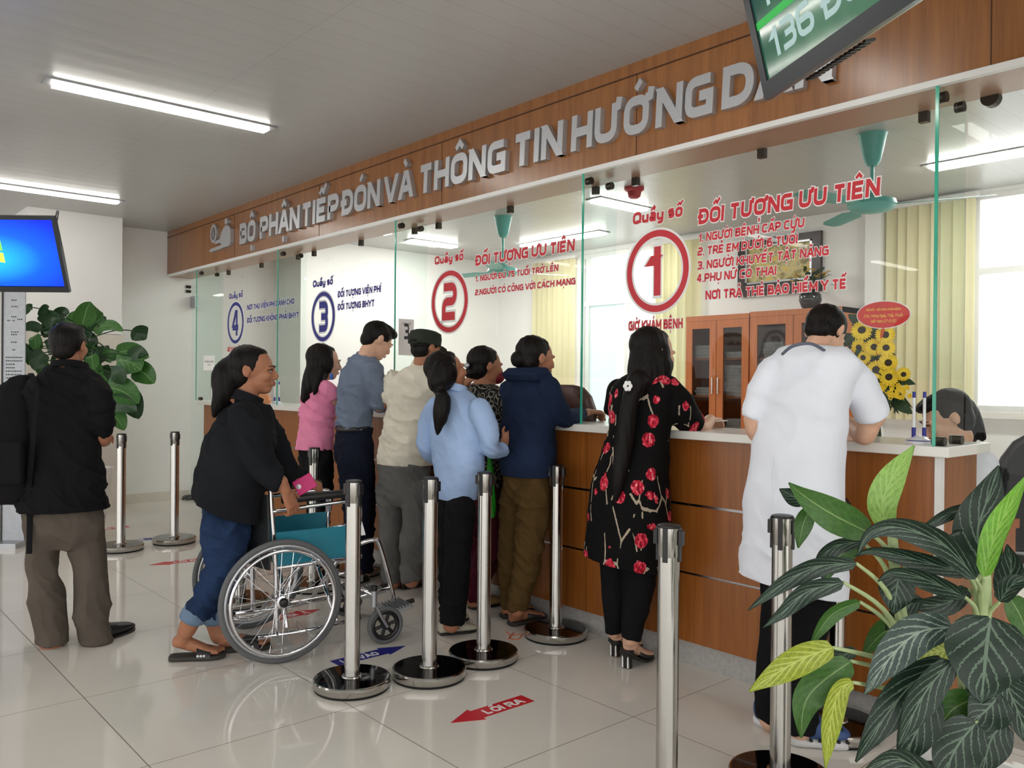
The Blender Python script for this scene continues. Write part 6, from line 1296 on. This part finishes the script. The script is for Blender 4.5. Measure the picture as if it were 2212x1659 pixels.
for dd in (-.08, .1): p.shoe(p.J(762 + dd * 90, 1255, dd) * np.array([1, 1, 0]), p.J(800 + dd * 90, 1245, dd + .14) * np.array([1, 1, 0]), .095, M_SHOEBLACK)
p.done(.0065)

# --- man in the cap
p = Person('person in cream shirt, grey trousers and a dark green cap', 5.25, PY, gp(870, 5.25), M_SKIN_TAN)
p.head(921, 754, 78, yaw=-8, pitch=8, dd=0, neck=(912, 802, 0), female=False); p.hair(style='none', caps=[((0, -.22, -.06), (.3, .24, .25)), ((0, -.1, .08), (.355, .42, .2))], amp=.003)
m = MB(); X = p.X; A = p.ax; H = p.H; m.loft([(X(0, -.09, .1), A[0] * H * .39, A[1] * H * .47), (X(0, -.09, .3), A[0] * H * .4, A[1] * H * .47), (X(0, -.08, .44), A[0] * H * .37, A[1] * H * .43), (X(0, -.07, .5), A[0] * H * .25, A[1] * H * .3)], 30, 2.4); cap = m.build('cap', C_CAP, p.root, smooth=True)
m = MB(); m.loft([(X(0, .34, .12), A[0] * H * .3, A[2] * H * .03), (X(0, .52, .08), A[0] * H * .27, A[2] * H * .02), (X(0, .64, .03), A[0] * H * .17, A[2] * H * .015)], 20); m.build('peak', C_CAP, cap, smooth=True)
MB().ell(X(0, -.53, .14), (H * .17, H * .05, H * .07), A).build('cap_opening', M_HAIR, cap, smooth=True); MB().tube([X(-.18, -.52, .085), X(0, -.565, .08), X(.18, -.52, .085)], H * .022, 8).build('cap_strap', C_CAP, cap, smooth=True)
p.wear('shirt', C_CREAM, [[(884, 938, 790, .8), (862, 950, 802, .65), (846, 956, 826, .58), (838, 954, 865, .6), (832, 950, 905, .64), (824, 944, 945, .7), (816, 936, 985, .76), (817, 934, 1002, .76)]], [[(850, 822, .12, 24), (838, 850, .14, 22), (828, 872, .14, 18)], [(944, 830, -.12, 24), (954, 870, -.1, 22), (962, 890, -.05, 18)]], amp=0.014, freq=(4, 4, 10), seed=8)
p.wear('trousers', C_GREYTR, [[(817, 932, 985, .8), (815, 930, 1030, .8), (817, 926, 1070, .75)]], [[(848, 1060, .09, 36), (848, 1110, .09, 31), (846, 1180, .09, 27), (848, 1240, .09, 23), (850, 1258, .09, 21)], [(898, 1060, -.09, 36), (898, 1120, -.09, 30), (892, 1190, -.09, 27), (889, 1240, -.09, 25), (889, 1254, -.09, 23)]], amp=0.012, freq=(6, 6, 7), seed=9)
p.collar(C_CREAM, 912, 798, 0, .082, .04)
p.limb(p.body, [(829, 870, .14, 12), (818, 880, .16, 11), (830, 872, .35, 9)]); hand(p.body, p.J(832, 870, .36), CAM_F + CAM_R, EZ, False); p.limb(p.body, [(962, 888, -.05, 12), (968, 900, .05, 10), (975, 880, .3, 8)]); hand(p.body, p.J(975, 880, .3), CAM_F + CAM_R, EZ, True)
p.shoe((864, 1272), (922, 1262), .1, M_SHOEBROWN, h=.085); p.shoe((830, 1274), (880, 1262), .1, M_SHOEBROWN, h=.085); p.done(.0065)

# --- woman in the light blue shirt
p = Person('person in light blue shirt with a low ponytail looking up behind the queue', 4.42, PY, gp(985, 4.42), M_SKIN_TAN)
p.head(968, 804, 92, yaw=8, pitch=-14, dd=0, neck=(976, 852, 0), face=False)
p.hair(style='full', tails=[[(956, 806, -.06, 34), (950, 832, -.1, 26), (952, 846, -.12, 12), (956, 864, -.15, 18), (952, 895, -.16, 18), (947, 925, -.16, 9), (945, 940, -.16, 3)]], amp=.004)
MB().tube([p.J(951 + 13 * math.cos(a), 848 + 3 * math.sin(a), -.12 - .05 * math.sin(a)) for a in np.linspace(0, 6.28, 14)[:-1]], .005, 8, closed=True).build('hair_band', M_BLACK, p.root, smooth=True)
p.wear('shirt', C_SKY, [[(962, 1004, 838, .85), (946, 1026, 856, .7), (936, 1044, 880, .6), (932, 1048, 920, .6), (933, 1046, 970, .66), (938, 1042, 1015, .72), (942, 1030, 1060, .78), (945, 1027, 1077, .78)]],
       [[(946, 880, .15, 25), (928, 915, .16, 24), (922, 960, .15, 22), (936, 982, .22, 19), (958, 984, .32, 16)], [(1036, 885, -.14, 26), (1052, 930, -.16, 25), (1058, 968, -.14, 21), (1074, 974, -.06, 17), (1086, 968, 0, 18)]], amp=.008, freq=(5, 5, 8), seed=10)
p.wear('trousers', C_BLACKTR, [[(945, 1026, 1060, .8), (944, 1028, 1100, .8)]], [[(976, 1100, .08, 32), (974, 1180, .08, 28), (974, 1260, .08, 26), (974, 1335, .08, 23), (974, 1350, .08, 22)], [(994, 1100, -.08, 34), (990, 1180, -.08, 30), (984, 1260, -.08, 28), (976, 1335, -.08, 28), (975, 1348, -.08, 27)]], amp=0.010, seed=11)
p.collar(C_SKY, 979, 848, 0, .075, .04)
p.limb(p.body, [(1082, 970, 0, 12), (1089, 958, .03, 10), (1090, 952, .04, 10)]); hand(p.body, p.J(1088, 956, .03), CAM_R * .5 + EZ * .5 + CAM_F * .3, CAM_R * .6 - CAM_F * .7, True, .15, (.9, 1.1, .8))
p.limb(p.body, [(955, 984, .32, 11), (975, 975, .4, 9)]); hand(p.body, p.J(975, 975, .4), CAM_R + EZ * .2, EZ, False, .16)
p.shoe((948, 1371), (1030, 1362), .088, M_SHOEWHITE, h=.06); p.shoe(p.J(952, 1352, .16) * np.array([1, 1, 0]), p.J(1010, 1345, .26) * np.array([1, 1, 0]), .088, M_SHOEWHITE, h=.06); p.done(.0055)

# --- woman in the leaf print blouse
p = Person('person in grey leaf-print blouse and maroon trousers half hidden in the queue', 4.85, PY, gp(1050, 4.85), M_SKIN_TAN)
p.head(1052, 792, 82, yaw=12, pitch=4, neck=(1046, 842, 0)); p.hair(style='full', caps=[((0, -.46, -.2), (.2, .17, .15))])
MB().ell(p.X(.02, -.6, -.02), (.03, .012, .016), p.ax).build('hair_clip', M_SATIN, p.root, smooth=True)
MB().ell(p.X(0, .31, -.24), (p.H * .27, p.H * .2, p.H * .2), p.ax).build('face_mask', plain('dark_red_mask', (120, 18, 34), .8), p.root, smooth=True)
p.wear('blouse', C_PRINT, [[(1022, 1066, 828, .85), (1006, 1088, 842, .65), (1000, 1098, 868, .6), (1000, 1096, 910, .62), (1004, 1088, 950, .7), (1004, 1084, 1000, .78), (1002, 1084, 1050, .8)]], [[(1086, 860, -.12, 20), (1096, 900, -.1, 18)], [(1010, 855, .12, 20), (1008, 850, .2, 16)]], seed=12)
p.wear('trousers', C_MAROON, [[(1003, 1084, 1030, .8), (1004, 1086, 1080, .8)]], [[(1036, 1090, .08, 32), (1036, 1170, .08, 28), (1028, 1250, .08, 24), (1022, 1296, .08, 20)], [(1062, 1090, -.08, 34), (1064, 1160, -.08, 31), (1042, 1230, -.08, 25), (1030, 1280, -.08, 22), (1024, 1298, -.08, 20)]], amp=0.012, seed=13)
p.limb(p.body, [(1008, 850, .2, 12), (1006, 838, .22, 11), (1010, 826, .1, 9)]); hand(p.body, p.J(1009, 830, .1), EZ + CAM_R * .3, -CAM_R - CAM_F * .4, False, .15, (.4, .5, .4)); p.limb(p.body, [(1096, 898, -.1, 12), (1104, 930, .05, 10), (1110, 905, .25, 8)]); hand(p.body, p.J(1110, 905, .25), CAM_R + CAM_F, EZ, True)
p.shoe((1014, 1316), (1086, 1304), .09, M_SHOETAN, h=.075); p.shoe(p.J(1012, 1305, .1) * np.array([1, 1, 0]), p.J(1060, 1298, .2) * np.array([1, 1, 0]), .09, M_SHOETAN, h=.075); p.done(.0065)
gb = thing('carrier_bag', 'bright green plastic bag hanging between the light blue shirt and the navy jacket', 'bag', p.J(1061, 1120, -.22)); m = MB(); m.loft([(p.J(1061, 1116, -.2), CAM_R * .025, CAM_F * .06), (p.J(1060, 1080, -.2), CAM_R * .03, CAM_F * .07), (p.J(1059, 1030, -.2), CAM_R * .022, CAM_F * .05), (p.J(1057, 985, -.19), CAM_R * .01, CAM_F * .015)], 20); V, F, N = fuse(m, .007, 2); obj('bag_body', folds(V, N, .004, (14, 14, 8), 2), F, plain('green_plastic', (48, 158, 44), .35), gb, True)

# --- woman in the navy jacket
p = Person('person in navy hooded jacket and olive trousers leaning on the counter', 4.5, PY, gp(1130, 4.5), M_SKIN_TAN)
p.head(1161, 776, 92, yaw=10, pitch=6, neck=(1150, 830, 0), face=False); p.hair(style='full', caps=[((0, -.5, -.06), (.22, .2, .2))])
MB().tube([p.X(-.16, -.42, .1), p.X(0, -.46, .12), p.X(.2, -.4, .1)], .004, 6).build('hair_clip', M_SATIN, p.root, smooth=True)
p.wear('jacket', C_NAVY, [[(1116, 1178, 806, .85), (1098, 1190, 826, .7), (1088, 1198, 855, .6), (1085, 1198, 900, .6), (1082, 1196, 950, .66), (1080, 1200, 1000, .74), (1084, 1198, 1027, .76)]],
       [[(1184, 840, -.12, 26), (1204, 882, -.12, 26), (1226, 902, -.06, 21), (1244, 898, .06, 18), (1258, 893, .13, 15)], [(1104, 845, .14, 26), (1120, 890, .2, 24), (1180, 905, .36, 20)]], extra=lambda m: m.loft([(p.J(1140, 822, -.04), p.rt * .14, p.hd * .1), (p.J(1138, 808, -.05), p.rt * .15, p.hd * .12), (p.J(1140, 794, -.03), p.rt * .12, p.hd * .1)], 24), amp=.009, freq=(4, 4, 8), seed=14)
p.wear('trousers', C_OLIVE, [[(1086, 1196, 1015, .8), (1084, 1196, 1060, .8)]], [[(1152, 1070, -.08, 40), (1148, 1140, -.08, 34), (1134, 1230, -.08, 29), (1118, 1305, -.08, 23), (1117, 1318, -.08, 21)], [(1114, 1070, .08, 36), (1108, 1150, .08, 31), (1102, 1230, .08, 26), (1100, 1300, .08, 22), (1100, 1312, .08, 20)]], amp=0.012, seed=15)
p.limb(p.body, [(1254, 895, .12, 10), (1272, 890, .2, 8)]); hand(p.body, p.J(1270, 890, .19), CAM_R * .8 + CAM_F * .6, EZ, True, .16, (.5, .7, .5))
p.limb(p.body, [(1176, 905, .36, 11), (1225, 897, .44, 9), (1262, 894, .46, 8)]); hand(p.body, p.J(1262, 894, .46), CAM_R + CAM_F * .3, EZ, False, .16)
for a, b, ak in (((1100, 1352), (1176, 1338), (1118, 1316, -.08)), ((1084, 1336), (1140, 1326), (1100, 1310, .08))):
    A_, B_ = on_floor(*a), on_floor(*b); B_ = A_ + nrm(B_ - A_) * .24; up, A0, d0, l0, L0 = p.shoe(A_, B_, .09, MATS.get('dark_sandal', M_BLACK), 'sandal', .05, .02, plain('dark_sandal_sole', (54, 50, 46), .7), True); p.foot(A_, B_, ak, .085, True, 0, .02)
p.done(.0055)

# --- woman in the floral dress
p = Person('person in black dress with red tulips and very long hair at number 1', 3.95, PY, gp(1375, 3.95), M_SKIN_FAIR)
p.head(1414, 766, 108, yaw=14, pitch=8, dd=.02, neck=(1402, 832, .02)); 
p.hair(style='full', tails=[[(1398, 760, -.02, 36), (1396, 800, -.03, 42), (1392, 826, -.06, 36)], [(1428, 790, -.02, 28), (1434, 820, -.02, 16)], [(1378, 826, -.11, 26), (1362, 860, -.14, 18), (1354, 910, -.14, 19), (1346, 970, -.14, 20), (1336, 1040, -.15, 15), (1330, 1080, -.15, 5)]], caps=[((.31, -.06, -.04), (.1, .22, .32)), ((-.31, -.06, -.04), (.1, .22, .32))], amp=.004)
m = MB()
for k in range(6): a = k * 1.047; m.ell(p.J(1356 + 6 * math.cos(a), 834 + 7 * math.sin(a), -.19), (.011, .006, .011))
m.build('hair_clip', M_WHITEVINYL, p.root, smooth=True)
p.wear('dress', C_FLORAL, [[(1358, 1440, 806, .75), (1336, 1452, 822, .6), (1322, 1458, 846, .55), (1318, 1452, 885, .6), (1316, 1446, 930, .64), (1300, 1442, 985, .7), (1279, 1443, 1045, .74), (1272, 1446, 1120, .76), (1264, 1440, 1190, .76), (1263, 1440, 1212, .76)]],
       [[(1440, 842, -.06, 32), (1466, 878, -.06, 36), (1486, 905, -.02, 33), (1500, 918, .01, 29)], [(1336, 845, .14, 28), (1330, 890, .2, 26)]], amp=.007, freq=(5, 5, 6), seed=16, hem=(1203, 1228))
p.wear('trousers', C_BLACKTR, None, [[(1330, 1170, .06, 40), (1330, 1230, .06, 34), (1328, 1310, .06, 26), (1328, 1366, .06, 19)], [(1384, 1170, -.06, 40), (1382, 1240, -.06, 36), (1372, 1310, -.06, 30), (1362, 1380, -.06, 24)]], amp=0.010, freq=(6, 6, 4), seed=17)
p.limb(p.body, [(1496, 914, .01, 20), (1514, 928, .05, 18), (1528, 914, .14, 14), (1534, 906, .18, 12)]); hand(p.body, p.J(1532, 908, .17), CAM_R * .6 + CAM_F * .8, EZ - CAM_R * .2, True, .16, (.5, .7, .5))
p.limb(p.body, [(1332, 890, .2, 18), (1360, 920, .35, 15), (1420, 905, .5, 12)]); hand(p.body, p.J(1420, 905, .5), CAM_R + CAM_F, EZ, False, .16)
for a, b, ak in (((1348, 1446), (1416, 1414), (1362, 1384, -.06)), ((1322, 1420), (1384, 1396), (1330, 1368, .06))):
    A_, B_ = on_floor(*a), on_floor(*b); B_ = A_ + nrm(B_ - A_) * .235; d = nrm(B_ - A_); l = np.cross(EZ, d); up, A0, d0, l0, L0 = p.shoe(A_, B_, .085, M_BLACK, 'heeled_sandal', .04, .012, M_SHOEBLACK, True, .075); p.foot(A_ + d * .01, B_, ak, .078, True, .07, .018)
    m = MB(); m.loft([(A_ + d * .03 + EZ * .001, l * .02, d * .018), (A_ + d * .028 + EZ * .05, l * .022, d * .02), (A_ + d * .03 + EZ * .088, l * .03, d * .034)], 16, 3); hl = m.build('heel', M_SHOEBLACK, up, smooth=True)
    for q in (-1, 1): MB().obox(A_ + d * .012 + l * q * .014 + EZ * .045, l * .003, d * .004, EZ * .04).build('heel_stripe', M_WHITEVINYL, hl)
p.done(.0055)
pp = thing('paper_slip', 'folded paper slip in the hand of the person in the tulip dress', 'paper', p.J(1555, 908, .2)); MB().obox(p.J(1556, 909, .2), nrm(CAM_R + EZ * .06) * .03, CAM_F * .04, EZ * .001 + CAM_F * .0002).build('slip', M_PAPER, pp)

# --- doctor in the white coat
p = Person('person in long white coat and blue clogs leaning on the counter', 3.15, PY, gp(1720, 3.15), M_SKIN_FAIR)
p.head(1785, 722, 112, yaw=0, pitch=38, dd=.1, neck=(1752, 770, .05), female=False); p.hair(style='short', caps=[((0, -.16, .12), (.375, .4, .38)), ((0, -.3, -.1), (.3, .2, .22))], amp=.003)
p.wear('coat', C_WHITE, [[(1704, 1796, 746, .8, .03), (1682, 1830, 758, .7, .03), (1660, 1846, 776, .58, .02), (1650, 1850, 802, .54, .02), (1642, 1830, 850, .58), (1638, 1822, 915, .62), (1628, 1819, 975, .66), (1617, 1817, 1055, .72), (1610, 1819, 1130, .76), (1603, 1822, 1215, .8), (1602, 1822, 1250, .8), (1602, 1822, 1262, .8)]],
       [[(1674, 796, .08, 32), (1652, 842, .08, 34), (1634, 888, .08, 30), (1628, 906, .08, 27)], [(1834, 796, -.04, 32), (1862, 842, -.04, 37), (1880, 884, -.02, 38), (1886, 900, -.01, 37)]], amp=.008, freq=(4, 4, 5), seed=18, hem=(1243, 1284))
m = MB(); m.tube(spline([p.J(1690, 765, -.06), p.J(1712, 748, -.11), p.J(1748, 742, -.12), p.J(1776, 754, -.1), p.J(1790, 768, -.06)], 5), .006, 10); m.build('collar', plain('grey_collar_edge', (96, 102, 116), .8), p.root, smooth=True)
m = MB(); m.tube(spline([p.J(1668, 985, -.2), p.J(1671, 1080, -.215), p.J(1668, 1170, -.23), p.J(1672, 1250, -.235)], 6), .0035, 6); m.build('coat_vent_edge', C_WHITE, p.root, smooth='all')
p.wear('trousers', C_BLACKTR, None, [[(1690, 1215, .06, 54), (1690, 1290, .06, 46), (1682, 1400, .06, 42), (1670, 1500, .06, 38), (1664, 1556, .06, 33)], [(1752, 1215, -.06, 52), (1754, 1290, -.06, 48), (1742, 1400, -.06, 40), (1730, 1500, -.06, 38), (1728, 1580, -.06, 34)]], amp=0.010, freq=(6, 6, 4), seed=19)
p.limb(p.body, [(1884, 892, -.01, 25), (1872, 932, .02, 23), (1864, 940, .06, 21), (1842, 922, .2, 17), (1832, 912, .26, 14)]); hand(p.body, p.J(1832, 912, .26), CAM_F * .8 - CAM_R * .5, EZ, True, .17, (.5, .7, .5))
p.limb(p.body, [(1628, 902, .08, 22), (1640, 940, .12, 20), (1700, 935, .35, 15)]); hand(p.body, p.J(1700, 935, .35), CAM_F + CAM_R * .6, EZ, False, .17)
def clog(heel, toe, lab=None):
    up, A, d, l, L = p.shoe(heel, toe, .112, M_CLOG, 'clog', .085, .03, M_CLOGSOLE); m = MB()
    for t, s_ in ((.68, -.3), (.78, 0), (.68, .3), (.82, -.35), (.85, .25), (.6, 0)): m.ell(A + d * L * t + l * s_ * .1 + EZ * (.112 - .062 * max(0, (t - .5) * 2)), (.006, .006, .006))
    for k in range(5): m.ell(A + d * L * (.3 + k * .15) - l * .053 + EZ * .034, (.008, .006, .006))
    m.build('vent_holes', M_BLACK, up)
clog((1643, 1572), (1708, 1548)); clog((1706, 1604), (1836, 1612)); p.done(.0065)

# --- receptionist behind the glass
p = Person('person in white behind the bright green glass edge looking down', 3.95, (-.72, -.7), gp(2075, 4.1), M_SKIN_FAIR)
p.head(2040, 906, 112, yaw=8, pitch=26, dd=0, neck=(2068, 968, .08), face=True, eyes='down'); p.hair(style='full', caps=[((0, .03, .36), (.3, .36, .17))], tails=[[(2078, 880, .1, 26), (2100, 905, .14, 20), (2122, 945, .14, 9)], [(2070, 900, .16, 30), (2082, 950, .18, 24), (2090, 1000, .18, 12)]], amp=.003)
p.wear('blouse', C_WHITE, [[(2062, 2108, 962, .8, .1), (2040, 2130, 985, .65, .1), (2030, 2142, 1020, .6, .1), (2030, 2140, 1100, .65, .1), (2034, 2138, 1180, .7, .1)]], [[(2126, 1000, .05, 24), (2130, 1060, 0, 24), (2110, 1110, -.1, 20)], [(2044, 1000, .12, 24), (2030, 1060, .1, 23), (2010, 1090, .0, 20)]], seed=20)
p.wear('trousers', C_BLACKTR, [[(2032, 2140, 1160, .8, .1), (2030, 2142, 1200, .8, .1)]], [[(2060, 1195, .08, 34), (2010, 1200, -.08, 30), (2006, 1300, -.1, 22), (2006, 1400, -.1, 18)], [(2110, 1195, .08, 34), (2060, 1205, -.12, 30), (2058, 1310, -.14, 22), (2058, 1415, -.14, 18)]], amp=0.007)
p.limb(p.body, [(2112, 1106, -.1, 14), (2070, 1090, -.16, 10)]); hand(p.body, p.J(2070, 1090, -.16), -CAM_R, EZ, False); p.limb(p.body, [(2012, 1088, 0, 14), (1985, 1070, -.08, 10)]); hand(p.body, p.J(1985, 1070, -.08), -CAM_R, EZ, True); p.done(.0065)
